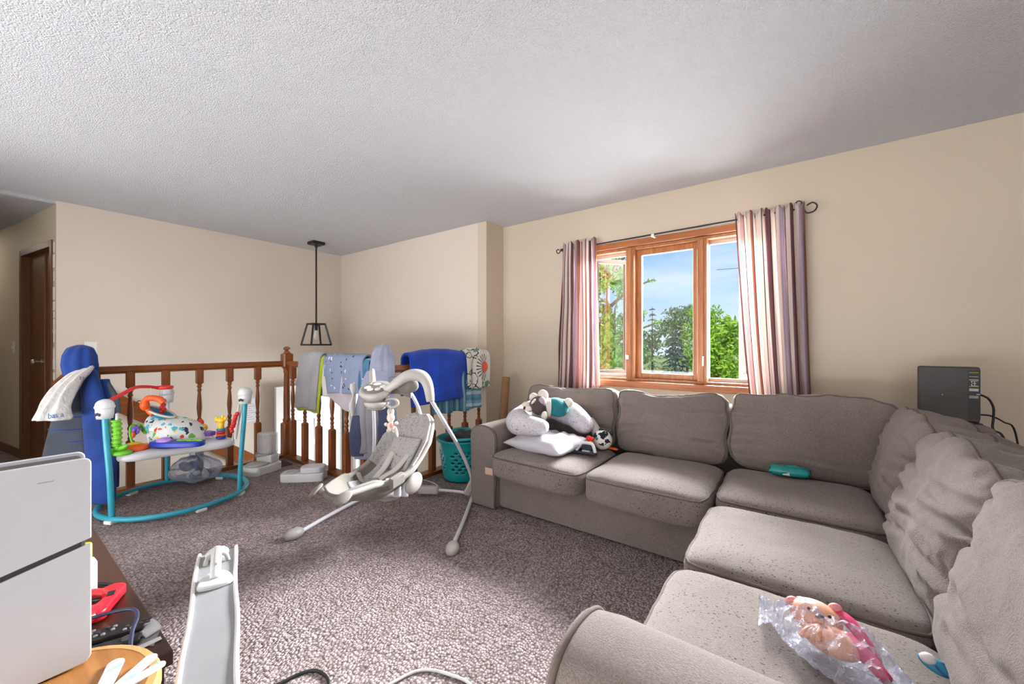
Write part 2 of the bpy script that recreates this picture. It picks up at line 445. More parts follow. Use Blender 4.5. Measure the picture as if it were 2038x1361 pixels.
wx0, wx1, wz0, wz1 = -1.64, -.13, .83, 2.02        # window opening
b = MB(); b.box(XJ+.001, wx0, YW, YW+.14, -.2, H-.001); b.box(wx1, 2.9, YW, YW+.14, -.2, H-.001); b.box(wx0, wx1, YW, YW+.14, -.2, wz0); b.box(wx0, wx1, YW, YW+.14, wz1, H-.001)
struct(b.build('wall_window', 'wall', smooth=False), 'cream wall with the window behind the sofa', 'wall')
b = MB(); b.box(2.9, 3.02, -4, YW+.14, -.2, H-.001); struct(b.build('wall_right', 'wall', smooth=False))
b = MB(); b.box(-9, 3, -4.12, -4, -.2, H-.001); struct(b.build('wall_far', 'wall', smooth=False))
b = MB(); b.box(-9, -4.1, -.92, -.8, 0, H-.031); struct(b.build('wall_rear', 'wall', smooth=False))
# hallway wall, running away from the corner
hd = V((-.989, -.150, 0)).normalized(); hn = V((.150, -.989, 0)).normalized()*1   # along, and out of the wall towards the room
hc = V((XB, .43, 0))
mh = frame(hd, (0, 0, 1), hd.cross(V((0, 0, 1))), hc)    # local x along wall, y up, z out of/into wall
zs = 1 if (mh.to_3x3() @ V((0, 0, 1))).dot(hn) > 0 else -1
def hbox(b, s0, s1, z0, z1, d0, d1): return b.box(s0, s1, z0, z1, min(zs*d0, zs*d1), max(zs*d0, zs*d1), mh)
b = MB(); hbox(b, 0, .08, 0, H-.001, -.12, 0); hbox(b, 1.02, 3.6, 0, H-.031, -.12, 0); hbox(b, .08, 1.02, 2.10, H-.031, -.12, 0)
struct(b.build('wall_hall', 'wallh', smooth=False), 'shaded hallway wall beside the brown door', 'wall')
b = MB(); hbox(b, 3.55, 3.7, 0, H-.031, 0, 3); struct(b.build('wall_hall_end', 'wallh', smooth=False))
# brown two-leaf closet door in the hall wall
d1 = bpy.data.objects.new('door_1', None); COL.objects.link(d1); d1.location = hc+hd*.55
struct(d1, 'brown wood veneer hallway door with a silver knob', 'door')
b = MB(); hbox(b, .13, .53, .02, 2.04, -.10, -.065); b.build('door_leaf', 'doorw', d1, smooth=False, bevel=.003)
b = MB(); hbox(b, .535, .97, .02, 2.04, -.085, -.05); b.build('door_leaf', 'doorw', d1, smooth=False, bevel=.003)
b = MB(); hbox(b, .08, .13, 0, 2.10, -.11, .012); hbox(b, .97, 1.02, 0, 2.10, -.11, .012); hbox(b, .13, .97, 2.04, 2.10, -.11, .012)
b.build('door_frame', 'doorw', d1, smooth=False, bevel=.003)
b = MB(); zk = .985
for k in range(2): pass
ax = frame(hd, (0, 0, 1), mh.to_3x3() @ V((0, 0, zs)), hc+hd*.60+hn*-.05+V((0, 0, zk)))
b.lathe([(.024, 0), (.024, .006), (.009, .012), (.009, .035), (.022, .045), (.026, .058), (.018, .07), (.004, .072)], (0, 0, 0), 14, ax)
b.build('door_knob', 'chrome', d1)
# torn paint along the door edge
b = MB(); random.seed(3); z = .3
while z < 2.08:
    h = random.uniform(.02, .12); w = random.uniform(.006, .026)
    hbox(b, .045-w*.5, .055+w*.6, z, z+h, .0005, .0045); z += h*random.uniform(.7, 1.5)
struct(b.build('trim_2', 'whitep', smooth=False), 'torn white paint strip along the door edge', 'trim')
b = MB(); hbox(b, 1.02, 3.55, 0, .09, 0, .012); struct(b.build('baseboard_hall', 'doorw', smooth=False))
b = MB(); hbox(b, 1.22, 1.29, 1.06, 1.18, 0, .006); o = b.build('light_switch', 'whitep', smooth=False, bevel=.002)
tag(o, 'white light switch on the shaded hallway wall', 'switch')
b = MB(); hbox(b, 1.25, 1.26, 1.11, 1.135, .006, .014); b.build('toggle', 'whitep', o, smooth=False)
# landing, stairs
b = MB(); b.box(XB, -2.62, 1.95, YS, -1.6, -1.42); struct(b.build('floor_landing', 'carpet', smooth=False))
b = MB()
for k in range(7): b.box(XB, -4.3, .45+.21*k, .45+.21*(k+1)+.02, -1.6, -.2*(k+1))
struct(b.build('floor_stairs', 'carpet', smooth=False))
b = MB(); b.box(-4.3, -2.68, 1.93, 1.96, -1.5, -.002); b.box(-2.69, -2.66, 1.93, YS, -1.5, -.002); b.box(-4.33, -4.29, .46, 1.95, -1.5, -.002)
struct(b.build('wall_stair_side', 'wallb', smooth=False))
# white front door folded back against the back wall, and its opening
d2 = bpy.data.objects.new('door_2', None); COL.objects.link(d2); d2.location = (-5.3, 2.7, -1.42)
struct(d2, 'white panelled front door standing open in the stairwell', 'door')
b = MB(); b.box(-5.315, -5.27, 2.22, 3.10, -1.41, .62); b.build('door_leaf', 'whitep', d2, smooth=False, bevel=.004)
b = MB()
for z0, z1 in ((.22, .5), (-.12, .16), (-.5, -.18), (-1.2, -.6)):
    for y0, y1 in ((2.32, 2.62), (2.70, 3.0)):
        b.box(-5.27, -5.262, y0, y1, z0, z1)
b.build('door_panel', 'whitep', d2, smooth=False, bevel=.006)
b = MB(); b.box(dx0, dx0+.06, YS-.02, YS+.12, -1.42, dz1); b.box(dx1-.06, dx1, YS-.02, YS+.12, -1.42, dz1); b.box(dx0+.06, dx1-.06, YS-.02, YS+.12, dz1-.06, dz1)
b.build('door_frame', 'whitep', d2, smooth=False, bevel=.003)
b = MB(); b.box(dx0+.06, dx0+.16, YS+.06, YS+.09, -1.4, dz1-.06); b.box(dx1-.16, dx1-.06, YS+.06, YS+.09, -1.4, dz1-.06); b.box(dx0+.16, dx1-.16, YS+.06, YS+.09, dz1-.18, dz1-.06); b.box(dx0+.16, dx1-.16, YS+.06, YS+.09, -1.4, -1.2)
b.build('storm_door_frame', 'whitep', d2, smooth=False, bevel=.003)
b = MB(); b.box(dx0+.16, dx1-.16, YS+.072, YS+.078, -1.2, dz1-.18); b.build('storm_door_glass', 'glass', d2, smooth=False)
# ------------------------------------------------------------------ WINDOW
w1 = bpy.data.objects.new('window_1', None); COL.objects.link(w1); w1.location = (-.885, YW, wz0)
struct(w1, 'wood framed window of three panes with both side sashes open', 'window')
b = MB()   # casing on the wall
b.box(wx0-.07, wx0, YW-.018, YW+.02, wz0-.05, wz1+.055); b.box(wx1, wx1+.07, YW-.018, YW+.02, wz0-.05, wz1+.055); b.box(wx0, wx1, YW-.018, YW+.02, wz1, wz1+.055)
b.build('casing', 'trim', w1, smooth=False, bevel=.004)
b = MB(); b.box(wx0, wx1, YW-.03, YW+.02, wz0-.055, wz0); b.build('window_sill', 'trim', w1, smooth=False, bevel=.005)
b = MB(); b.box(wx0, wx0+.03, YW+.02, YW+.14, wz0, wz1); b.box(wx1-.03, wx1, YW+.02, YW+.14, wz0, wz1); b.box(wx0+.03, wx1-.03, YW+.02, YW+.14, wz1-.025, wz1); b.box(wx0+.03, wx1-.03, YW+.02, YW+.14, wz0, wz0+.022)
b.build('window_frame', 'trimZ', w1, smooth=False, bevel=.003)
for xm in (-1.205, -.62):
    b = MB(); b.box(xm-.036, xm+.036, YW+.0, YW+.14, wz0+.022, wz1-.025); b.box(xm-.014, xm+.014, YW-.012, YW, wz0+.022, wz1-.025)
    b.build('mullion', 'trimZ', w1, smooth=False, bevel=.004)
cx0, cx1 = -1.169, -.656
b = MB(); t_ = .045; y0, y1 = YW+.07, YW+.11
b.box(cx0, cx0+t_, y0, y1, wz0+.022, wz1-.025); b.box(cx1-t_, cx1, y0, y1, wz0+.022, wz1-.025); b.box(cx0+t_, cx1-t_, y0, y1, wz1-.075, wz1-.025); b.box(cx0+t_, cx1-t_, y0, y1, wz0+.022, wz0+.07)
b.build('sash', 'trimZ', w1, smooth=False, bevel=.004)
b = MB(); b.box(cx0+t_, cx1-t_, y0+.017, y0+.023, wz0+.07, wz1-.075); b.build('window_pane', 'glass', w1, smooth=False)
b = MB()   # white liner strips round the side openings
for a0, a1 in ((wx0+.03, -1.241), (-.584, wx1-.03)):
    b.box(a0, a1, YW+.10, YW+.125, wz1-.055, wz1-.0255); b.box(a0, a1, YW+.09, YW+.125, wz0+.0225, wz0+.05)
b.build('screen_track', 'lgrey', w1, smooth=False)
for side, hx, sg in (('l', wx0+.035, 1), ('r', wx1-.035, -1)):   # casements, swung outwards
    a = math.radians(52); L = .37; hy = YW+.135
    ux = V((sg*math.cos(a), math.sin(a), 0)); nz = ux.cross(V((0, 0, 1)))
    m = frame(ux, (0, 0, 1), nz, (hx, hy, 0))
    b = MB(); z0, z1 = wz0+.03, wz1-.03; t2 = .042
    b.box(0, t2, z0, z1, -.018, .018, m); b.box(L-t2, L, z0, z1, -.018, .018, m); b.box(t2, L-t2, z1-t2, z1, -.018, .018, m); b.box(t2, L-t2, z0, z0+t2, -.018, .018, m)
    b.build('casement_sash', 'dbrown' if sg > 0 else 'mgrey', w1, smooth=False, bevel=.003)
    b = MB(); b.box(t2, L-t2, z0+t2, z1-t2, -.003, .003, m); b.build('window_pane', 'glass', w1, smooth=False)
b = MB(); b.box(-1.235, -1.205, YW-.03, YW-.012, 1.02, 1.06); b.box(-.615, -.6, YW-.035, YW-.012, .98, 1.06); b.build('window_latch', 'chrome', w1, smooth=False, bevel=.003)
# curtain rod and curtains
rz = 2.075; ry = 3.345
t = thing('curtain_rod', 'thin black curtain rod with a scrolled end above the window', 'curtain rod', (-.9, ry, rz))
b = MB(); b.tube([(-1.86, ry, rz-.015), (.03, ry, rz+.01)], .007, 10); b.build('rod', 'black', t)
for x0, sg, zz in ((.03, 1, rz+.01), (-1.86, -1, rz-.015)):
    b = MB(); k = 1 if sg > 0 else .55
    b.tube(spl([(x0, ry, zz), (x0+sg*.02*k, ry, zz-.035*k), (x0+sg*.06*k, ry, zz-.03*k), (x0+sg*.075*k, ry, zz+.005), (x0+sg*.05*k, ry, zz+.03*k), (x0+sg*.02*k, ry, zz+.015*k)], 6), .005, 8)
    if sg > 0: b.tube(spl([(x0-.02, ry, zz+.003), (x0-.045, ry, zz+.03), (x0-.03, ry, zz+.055), (x0-.008, ry, zz+.045), (x0-.012, ry, zz+.03)], 6), .004, 8)
    b.build('scroll_finial', 'black', t)
for x in (-1.84, -.98, .01):
    b = MB(); b.box(x-.008, x+.008, ry-.005, YW-.0185 if x == -.98 else YW, rz-.02, rz-.008); b.box(x-.012, x+.012, ry-.012, ry+.004, rz-.022, rz+.0)
    b.build('rod_bracket', 'whitep' if x == -.98 else 'black', t, smooth=False)
def curtain(label, xa, xb, xa2, xb2, nf, seed):
    def f(u, v):     # v 0 at hem .. 1 at top
        z = lerp(.62, rz+.035, v); top = max(0, (v-.94)/.06)
        # fold depth grows below the gathered heading
        k = .012+.026*(1-v)**.5
        ph = u*nf*2*PI + 1.2*noise.noise(V((u*3, v*1.3, seed)))
        x = lerp(lerp(xa2, xa, v**.7), lerp(xb2, xb, v**.7), u)
        if v > .9: k = lerp(k, .02, (v-.9)/.1)
        y = ry - .013 + k*math.sin(ph) + .35*k*math.sin(ph*2.3+seed) + .012*noise.noise(V((u*9, v*4, seed+5)))
        if v > .965: z += .014*math.sin(ph*1.7+seed)+.006
        return (x+.008*math.cos(ph), min(y, YW-.03), z)
    b = MB(); b.grid(f, 150, 46)
    o = b.build('curtain', 'curtain', solid=.002, smooth='all')
    return tag(o, label, 'curtain')
curtain('narrow plum and cream striped curtain left of the window', -1.835, -1.49, -1.90, -1.45, 6, 2)
curtain('wide plum and cream striped curtain right of the window', -.385, .03, -.27, .075, 7, 8)

# ------------------------------------------------------------------ RAILING
RA, RB, RC = -4.26, 1.89, -2.63
t = thing('stair_railing', 'brown wooden stair railing with turned balusters around the stairwell', 'railing', (RA, RB, 0))
prof = [(.024, .03), (.024, .385), (.014, .40), (.017, .415), (.012, .43), (.018, .45), (.012, .465), (.019, .49), (.012, .51), (.016, .54), (.0205, .60), (.017, .66), (.012, .735), (.018, .75), (.012, .765), (.019, .785), (.013, .80), (.024, .815), (.024, .94)]
sq = [True, True]+[False]*15+[True, True]
b = MB(); b.lathe(prof, (0, 0, 0), 16, None, sq)
proto = b.build('baluster', 'oak', t, angle=30)
spots = [(RA, y) for y in (.535, .725, .94, 1.168, 1.395, 1.629)]+[(x, RB) for x in (-4.11, -3.865, -3.605, -3.375, -3.142, -2.88)]+[(RC, y) for y in (2.19, 2.40, 2.61, 2.825, 3.03)]
for i, (x, y) in enumerate(spots):
    o = proto if i == 0 else proto.copy()
    if i: COL.objects.link(o)
    o.location = (x, y, 0)
npf = [(.047, 0), (.047, .345), (.034, .36), (.038, .385), (.030, .40), (.031, .62), (.027, .86), (.034, .875), (.029, .89), (.036, .905), (.047, .93), (.047, 1.055), (.03, 1.065), (.03, 1.075), (.016, 1.085), (.022, 1.095), (.033, 1.105), (.03, 1.12), (.016, 1.13), (.003, 1.133)]
nsq = [True, True]+[False]*8+[True, True]+[False]*8
b = MB(); b.lathe(npf, (0, 0, 0), 20, None, nsq); np_ = b.build('newel_post', 'oak', t, angle=30); np_.location = (RA+.02, RB, 0)
for (x, y) in ((RC, RB), (RA, .46)):
    o = np_.copy(); COL.objects.link(o); o.location = (x, y, 0)
for nm, z0, z1, w in (('handrail', .94, .985, .03), ('base_rail', 0, .032, .045)):
    for ax, a0, a1, m in (('y', .5, RB-.03, 'oakY'), ('x', RA+.06, RC-.045, 'oakX'), ('y2', RB+.045, YS-.004, 'oakY')):
        b = MB()
        if ax == 'y': b.box(RA-w, RA+w, a0, a1, z0, z1)
        elif ax == 'x': b.box(a0, a1, RB-w, RB+w, z0, z1)
        else: b.box(RC-w, RC+w, a0, a1, z0, z1)
        if nm == 'handrail':
            if ax == 'y': b.box(RA-.02, RA+.02, a0, a1, z0-.015, z0)
            elif ax == 'x': b.box(a0, a1, RB-.02, RB+.02, z0-.015, z0)
            else: b.box(RC-.02, RC+.02, a0, a1, z0-.015, z0)
        b.build(nm, m, t, smooth=False, bevel=.007 if nm == 'handrail' else .004)
b = MB(); b.bar((-5.325, .44, .86), (-5.325, 2.15, -.38), .03, .15)
tag(b.build('stair_handrail', 'oakY', smooth=False, bevel=.006), 'sloping brown board handrail on the beige wall beyond the railing', 'handrail')
# pendant lamp
px, py = -4.89, 2.53
t = thing('pendant_lamp', 'black caged pendant lamp hanging over the stairwell', 'lamp', (px, py, H))
r45 = Matrix.Rotation(math.radians(0), 3, 'Z')
b = MB(); b.box(px-.075, px+.075, py-.075, py+.075, H-.035, H); b.build('canopy', 'black', t, smooth=False, bevel=.003)
b = MB(); b.tube([(px, py, H-.034), (px, py, 1.41)], .0105, 10); b.tube([(px, py, H-.07), (px, py, H-.034)], .016, 10); b.build('rod', 'black', t)
b = MB(); T, B_, zt, zb, q = .075, .125, 1.41, 1.15, .009
for z, r in ((zt, T), (zb, B_)):
    for (a0, a1) in (((-r, -r), (r, -r)), ((r, -r), (r, r)), ((r, r), (-r, r)), ((-r, r), (-r, -r))):
        b.bar((px+a0[0], py+a0[1], z), (px+a1[0], py+a1[1], z), .02, .02)
for sx in (-1, 1):
    for sy in (-1, 1): b.bar((px+sx*T, py+sy*T, zt), (px+sx*B_, py+sy*B_, zb), .018, .018)
b.bar((px-T, py, zt), (px+T, py, zt), .02, .016); b.bar((px, py-T, zt), (px, py+T, zt), .02, .016)
b.build('cage', 'black', t, smooth=False)
b = MB(); b.lathe([(.019, 1.33), (.019, 1.40)], (px, py, 0), 14); b.build('socket', 'blackp', t)
b = MB(); b.lathe([(.002, 1.215), (.02, 1.222), (.031, 1.25), (.028, 1.275), (.017, 1.305), (.015, 1.332)], (px, py, 0), 16); b.build('bulb', 'whitep', t)
# wall plates, notice, floor vent
b = MB(); b.box(XB, XB+.007, .602, .683, 1.055, 1.178); o = b.build('light_switch', 'whitep', smooth=False, bevel=.002)
tag(o, 'cream switch plate on the beige wall above the blue jacket', 'switch')
b = MB(); b.box(XB+.007, XB+.02, .636, .648, 1.10, 1.13); b.build('toggle', 'dgrey', o, smooth=False)
b = MB(); b.box(XB, XB+.003, 1.86, 2.04, .22, .50); o = b.build('notice_sheet', 'paper', smooth=False)
tag(o, 'white printed notice on the beige wall beyond the railing', 'paper')
b = MB()
for k in range(9): b.box(XB+.003, XB+.0036, 1.885, 2.015-.02*(k % 3), .245+.026*k, .250+.026*k)
b.build('printed_lines', 'gpaper', o, smooth=False)
b = MB(); b.box(-4.12, -3.92, 1.70, 1.80, 0, .008); o = b.build('floor_vent', 'dgrey', smooth=False, bevel=.002)
tag(o, 'dark floor vent in the carpet at the newel post', 'vent')
b = MB()
for k in range(5): b.box(-4.10, -3.94, 1.712+.016*k, 1.720+.016*k, .008, .0095)
b.build('slats', 'black', o, smooth=False)
b = MB(); b.tube([(-2.375, 3.06, .002), (-2.41, 3.20, .82)], .04, 20)
tag(b.build('cardboard_tube', 'card'), 'brown cardboard tube leaning in the corner behind the sofa arm', 'tube')
# ------------------------------------------------------------------ SECTIONAL SOFA
sofa = thing('sectional_sofa', 'large taupe fabric corner sofa with loose cushions under the window', 'sofa', (-.6, 2.6, 0))
def sq_pt(p, half, e1, e2):
    rxy = (abs(p[0])**e1+abs(p[1])**e1)**(1/e1); tot = (rxy**e2+abs(p[2])**e2)**(1/e2)
    return V((p[0]/tot*half[0], p[1]/tot*half[1], p[2]/tot*half[2]))
def creases(seed, num, depth):
    rc = random.Random(seed*13+1); out = []
    for k in range(num):
        sd = rc.choice((-1, 1)); z0 = rc.uniform(-.75, .85); x0 = sd*rc.uniform(.80, .95); ln = rc.uniform(.35, .95)
        sl = rc.uniform(-.5, .15) if z0 > 0 else rc.uniform(-.15, .4)
        out.append((x0, z0, x0-sd*ln, z0+sl*ln, rc.uniform(.5, 1)*depth, rc.uniform(.045, .075)))
    for k in range(max(2, num//4)):      # sagging folds across the lower front
        z0 = rc.uniform(-.6, -.1); x0 = rc.uniform(-.6, .0); out.append((x0, z0, x0+rc.uniform(.4, .7), z0+rc.uniform(-.1, .1), .6*depth, .06))
    return out
def crease_d(cr, x, z):
    a = 0
    for (x0, z0, x1, z1, d, w) in cr:
        dx, dz = x1-x0, z1-z0; t = max(0, min(1, ((x-x0)*dx+(z-z0)*dz)/(dx*dx+dz*dz))); ex, ez = x-x0-dx*t, z-z0-dz*t
        r = math.hypot(ex, ez)/w; k = (1-t)**.6
        a += d*k*(-math.exp(-r*r)+.45*math.exp(-(r-1.7)**2))
    return a
def cushion(name, half, loc, rot, mat, parent, e1=8, e2=4.5, n=34, wr=.006, fold=.0, pipes=(.62,), seed=0, sag=0., pr=.0055, edit=None, cr=None):
    R = rot.to_matrix() if isinstance(rot, Euler) else rot
    def disp(q):
        d = q.normalized() if q.length else q
        a = wr*(fn(q, 5, seed)+.6*fn(q, 12, seed+3)) + wr*.35*fn(q, 30, seed+1)
        u, w = q[0]/half[0], q[2]/half[2]; ed = abs(q[1]/half[1]) if half[1] > half[0] else abs(u)
        # pulled folds radiating from the sides
        L = q[1] if half[1] > half[0] else q[0]
        a += fold*(abs(ed)**3)*math.sin(17*(w*half[2]*2+.35*L)+4*fn(q, 3, seed+9)+seed)*.9
        a += fold*.5*math.sin(30*L+6*fn(q, 5, seed+4))*max(0, w)**3
        if cr:
            if q[1] < 0: q = q+V((0, 1, 0))*-crease_d(cr, q[0]/half[0]+.03*fn(q, 6, seed+2), q[2]/half[2]+.05*fn(q, 7, seed+6))*min(1, abs(q[1])/half[1]*1.6)
            a += .006*max(0, w-.55)*2*math.sin(55*q[0]+6*fn(q, 7, seed)+seed)*(1-min(1, abs(q[1])/half[1]))
        q = q+d*a
        q.z -= sag*max(0, (1-u*u))*max(0, 1-(q[1]/half[1])**2)*(1 if w > 0 else 0)
        return q
    def P3(p):
        q = disp(sq_pt(p, half, e1, e2))
        if edit: q = edit(q)
        return R @ q + V(loc)
    b = MB()
    sp = lambda t: (t*2-1)
    tt = [sp(i/n) for i in range(n+1)]
    tt = [math.copysign(abs(x)**.8, x) for x in tt]
    key = {}
    def vv(p):
        k = tuple(round(c, 5) for c in p)
        if k not in key: key[k] = b.bm.verts.new(P3(p))
        return key[k]
    for ax in range(3):
        for sg in (-1, 1):
            for i in range(n):
                for j in range(n):
                    q = []
                    for (a, c) in ((i, j), (i+1, j), (i+1, j+1), (i, j+1)):
                        p = [0, 0, 0]; p[ax] = sg; p[(ax+1) % 3] = tt[a]; p[(ax+2) % 3] = tt[c]; q.append(vv(p))
                    b.face(q if sg > 0 else q[::-1])
    o = b.build(name, mat, parent, smooth='all')
    for zp in pipes:
        axis = 2 if not isinstance(zp, tuple) else zp[1]; z = zp if not isinstance(zp, tuple) else zp[0]
        pts = []; N = 120
        for k in range(N):
            a = 2*PI*k/N; c, s_ = math.cos(a), math.sin(a)
            if axis == 2: mx = max(abs(c), abs(s_)); p = (c/mx, s_/mx, z)
            else: mx = max(abs(c), abs(s_)); p = (c/mx, z, s_/mx)
            # p on the unit cube side so that the pipe lies on the skin
            pts.append(P3(p))
        b = MB(); b.tube(pts, pr, 7, closed=True); b.build('piping', 'piping', o, smooth='all')
    return o
def soft(b, x0, x1, y0, y1, z0, z1): return b.box(x0, x1, y0, y1, z0, z1)
# plinths
b = MB(); b.box(-1.70, .70, 2.17, 2.98, .012, .262); b.build('base', 'sofa', sofa, smooth=True, bevel=.02, seg=3)
b = MB(); b.box(-.30, .70, .85, 2.168, .012, .262); b.build('base', 'sofa', sofa, smooth=True, bevel=.02, seg=3)
b = MB(); b.box(-1.90, .80, 2.95, 3.13, .012, .74); b.build('back_frame', 'sofa', sofa, smooth=True, bevel=.04, seg=4)
b = MB(); b.box(.60, .80, .58, 2.948, .012, .72); b.build('back_frame', 'sofa', sofa, smooth=True, bevel=.04, seg=4)
def arm(pos, along, ln, w, h, name='arm'):
    """rounded arm: cross-section extruded along a direction, from its front face"""
    side = V((-along[1], along[0], 0))
    prof = []
    for k in range(19):
        a = PI*k/18; prof.append((-math.cos(a)*w/2*(1 if True else 1), h-.085+math.sin(a)**.75*.085))
    prof = [(-w/2+.012, .012), (-w/2+.006, .2)]+prof+[(w/2-.006, .2), (w/2-.012, .012)]
    b = MB(); N = 16; rows = []
    for i in range(N+1):
        t = i/N; s = t*ln; row = []
        inset = .007*max(0, 1-s/.03)**2
        for (x, z) in prof:
            q = V(pos)+along*s+side*(x*(1-inset/w*2))+V((0, 0, z-(inset if z > .3 else 0)))
            q += V((0, 0, 1))*.004*fn(q, 5, 2) if z > .3 else V((0, 0, 0))
            row.append(b.bm.verts.new(q))
        rows.append(row)
    for A, B in zip(rows, rows[1:]):
        for k in range(len(prof)-1): b.face((A[k], A[k+1], B[k+1], B[k]))
    b.face(rows[0]); b.face(rows[-1][::-1])
    o = b.build(name, 'sofa', sofa, smooth=True, angle=50)
    b = MB(); b.tube([V(pos)+along*.012+side*(x*.975)+V((0, 0, z-.006)) for x, z in prof], .0065, 7); b.build('piping', 'piping', o, smooth='all')
    return o
arm((-1.805, 2.12, 0), V((0, 1, 0)), .90, .235, .58)
arm((-.365, .715, 0), V((1, 0, 0)), 1.05, .25, .60)
# seat cushions
E0 = Euler((0, 0, 0))
cushion('seat_cushion', (.338, .335, .098), (-1.348, 2.355, .335), Euler((-.012, .012, 0)), 'sofas', sofa, seed=1, sag=.004)
cushion('seat_cushion', (.325, .335, .100), (-.672, 2.35, .335), Euler((-.006, -.006, 0)), 'sofas', sofa, seed=2, sag=-.006)
cushion('seat_cushion', (.325, .29, .098), (-.012, 2.405, .338), Euler((.01, 0, 0)), 'sofas', sofa, seed=3, sag=.002)
cushion('seat_cushion', (.325, .315, .092), (-.015, 1.775, .327), Euler((0, 0, 0)), 'sofas', sofa, seed=4, sag=-.004, e1=9)
cushion('seat_cushion', (.333, .315, .092), (-.022, 1.15, .315), Euler((0, .0, 0)), 'sofas', sofa, seed=5, sag=-.004, e1=9)
# back cushions: local x width, y thickness, z height
def backc(xc, yc, zc, hw, hh, ht, tilt, yaw, seed, wr=.012, fold=.008, e2=4.5, slump=0, nc=9, cd=.008):
    R = Matrix.Rotation(yaw, 3, 'Z') @ Matrix.Rotation(-tilt, 3, 'X')
    def ed(q):
        q.y *= 1+.22*(1-(q.x/hw)**2)*(1 if q.y < 0 else .5)*max(0, 1-(q.z/hh)**2)
        q.z -= slump*(1-(q.x/hw)**2)*max(0, q.z/hh) - .01*math.sin(q.x*9+seed)*max(0, q.z/hh)
        return q
    return cushion('back_cushion', (hw, ht, hh), (xc, yc, zc), R, 'sofa', sofa, e1=4.2, e2=7, wr=wr, fold=fold, pipes=((-.72, 1), (.72, 1)), seed=seed, edit=ed, n=66, cr=creases(seed, nc, cd))
backc(-1.475, 2.83, .595, .395, .218, .105, .20, 0, 11, wr=.012, fold=.007, slump=.012)
backc(-.712, 2.835, .605, .362, .230, .110, .19, 0, 12, wr=.013, fold=.008, slump=.035)
backc(.055, 2.83, .622, .405, .232, .108, .16, -.03, 13, wr=.009, fold=.009)
# right run: cushions face -x (yaw -90 deg turns local -y to -x)
backc(.455, 2.465, .605, .31, .225, .125, .26, -PI/2, 14, wr=.011, fold=.016, nc=11, cd=.013)
backc(.455, 1.835, .585, .35, .235, .135, .27, -PI/2, 15, wr=.015, fold=.020, nc=15, cd=.018)
backc(.455, 1.17, .58, .36, .235, .14, .27, -PI/2, 16, wr=.012, fold=.018, nc=12, cd=.015)
b = MB(); b.obox((-1.665, 2.022, .305), (.03, .0025, .024), Euler((.12, 0, .10)).to_matrix()); b.build('patch', 'tagp', sofa, smooth=False, bevel=.002)['label'] = 'pink fabric patch'

# ------------------------------------------------------------------ THINGS ON THE SOFA
# bed pillow
def pillow_mesh(c, hx, hy, hz, rot, seed):
    R = rot.to_matrix(); b = MB()
    def mk(sg):
        def f(u, v):
            x, y = u*2-1, v*2-1
            edge = (1-abs(x)**3)*(1-abs(y)**3)
            pin = 1-.10*(abs(x)**2*(1-abs(y))+abs(y)**2*(1-abs(x)))*1.2
            z = sg*hz*max(0, edge)**.55
            z += .008*math.sin(16*x*y+9*x+seed)*edge+.010*fn((x*2, y*2, sg), 1.6, seed)*edge
            return V(c)+R @ V((x*hx*pin, y*hy*pin, z))
        return f
    b.grid(mk(1), 40, 32); b.grid(mk(-1), 40, 32)
    bmesh.ops.remove_doubles(b.bm, verts=b.bm.verts, dist=.0012)
    return b
o = pillow_mesh((-1.40, 2.335, .478), .25, .19, .06, Euler((.05, -.02, -.15)), 3).build('bed_pillow', 'pillow', smooth='all')
tag(o, 'plain white bed pillow lying under the printed U shaped pillow', 'pillow')
# nursing pillow: horseshoe
pts = spl([(-1.36, 2.27, .60), (-1.50, 2.25, .595), (-1.63, 2.31, .60), (-1.63, 2.46, .64), (-1.52, 2.58, .665), (-1.36, 2.60, .64), (-1.24, 2.56, .585), (-1.20, 2.50, .565)], 7)
b = MB(); b.tube(pts, lambda t: .085*min(1, (.12+4.2*min(t, 1-t))**.5)*(1+.06*math.sin(t*30)), 20)
for v in b.bm.verts: v.co.z += .006*fn(v.co, 9, 1)
tag(b.build('nursing_pillow', 'pillowprint', smooth='all'), 'white U shaped nursing pillow with small dark print on the sofa', 'pillow')
# plush dog in teal sweater
t = thing('plush_dog', 'brown and grey plush dog in a teal sweater on the nursing pillow', 'plush toy', (-1.45, 2.45, .66))
hx = V((-1.475, 2.40, .735))
b = MB(); b.ball((-1.40, 2.47, .70), (.085, .07, .068), Euler((0, .35, .5)), 14); b.build('sweater', 'tealknit', t, smooth='all')
b = MB(); b.tube(spl([(-1.462, 2.405, .695), (-1.447, 2.42, .70), (-1.435, 2.43, .70)], 4), .066, 16); b.build('sweater_collar', 'cream', t, smooth='all')
b = MB(); b.ball((-1.488, 2.375, .715), (.074, .062, .066), Euler((0, .4, .6)), 14, lambda p: p*(1-.12*(p.x > .02))); b.build('head', 'plushb', t, smooth='all')
b = MB(); b.ball((-1.463, 2.362, .735), (.032, .030, .05), Euler((.3, .2, .3)), 10); b.build('cheek', 'plushg', t, smooth='all')
b = MB(); b.ball((-1.517, 2.335, .735), (.014, .022, .045), Euler((.5, .55, .3)), 10); b.build('blaze', 'plushw', t, smooth='all')
b = MB(); b.ball((-1.545, 2.325, .695), (.030, .026, .024), None, 10); b.build('muzzle', 'plushw', t, smooth='all')
b = MB(); b.ball((-1.572, 2.308, .70), .011, None, 8); b.build('nose', 'black', t, smooth='all')
b = MB(); b.ball((-1.497, 2.314, .728), .008, None, 8); b.build('eye', 'black', t, smooth='all')
for p, r in (((-1.555, 2.40, .765), .035), ((-1.485, 2.415, .785), .042)):
    b = MB(); b.ball(p, (r, r*.75, r), None, 10); b.build('ear', 'plushw', t, smooth='all')
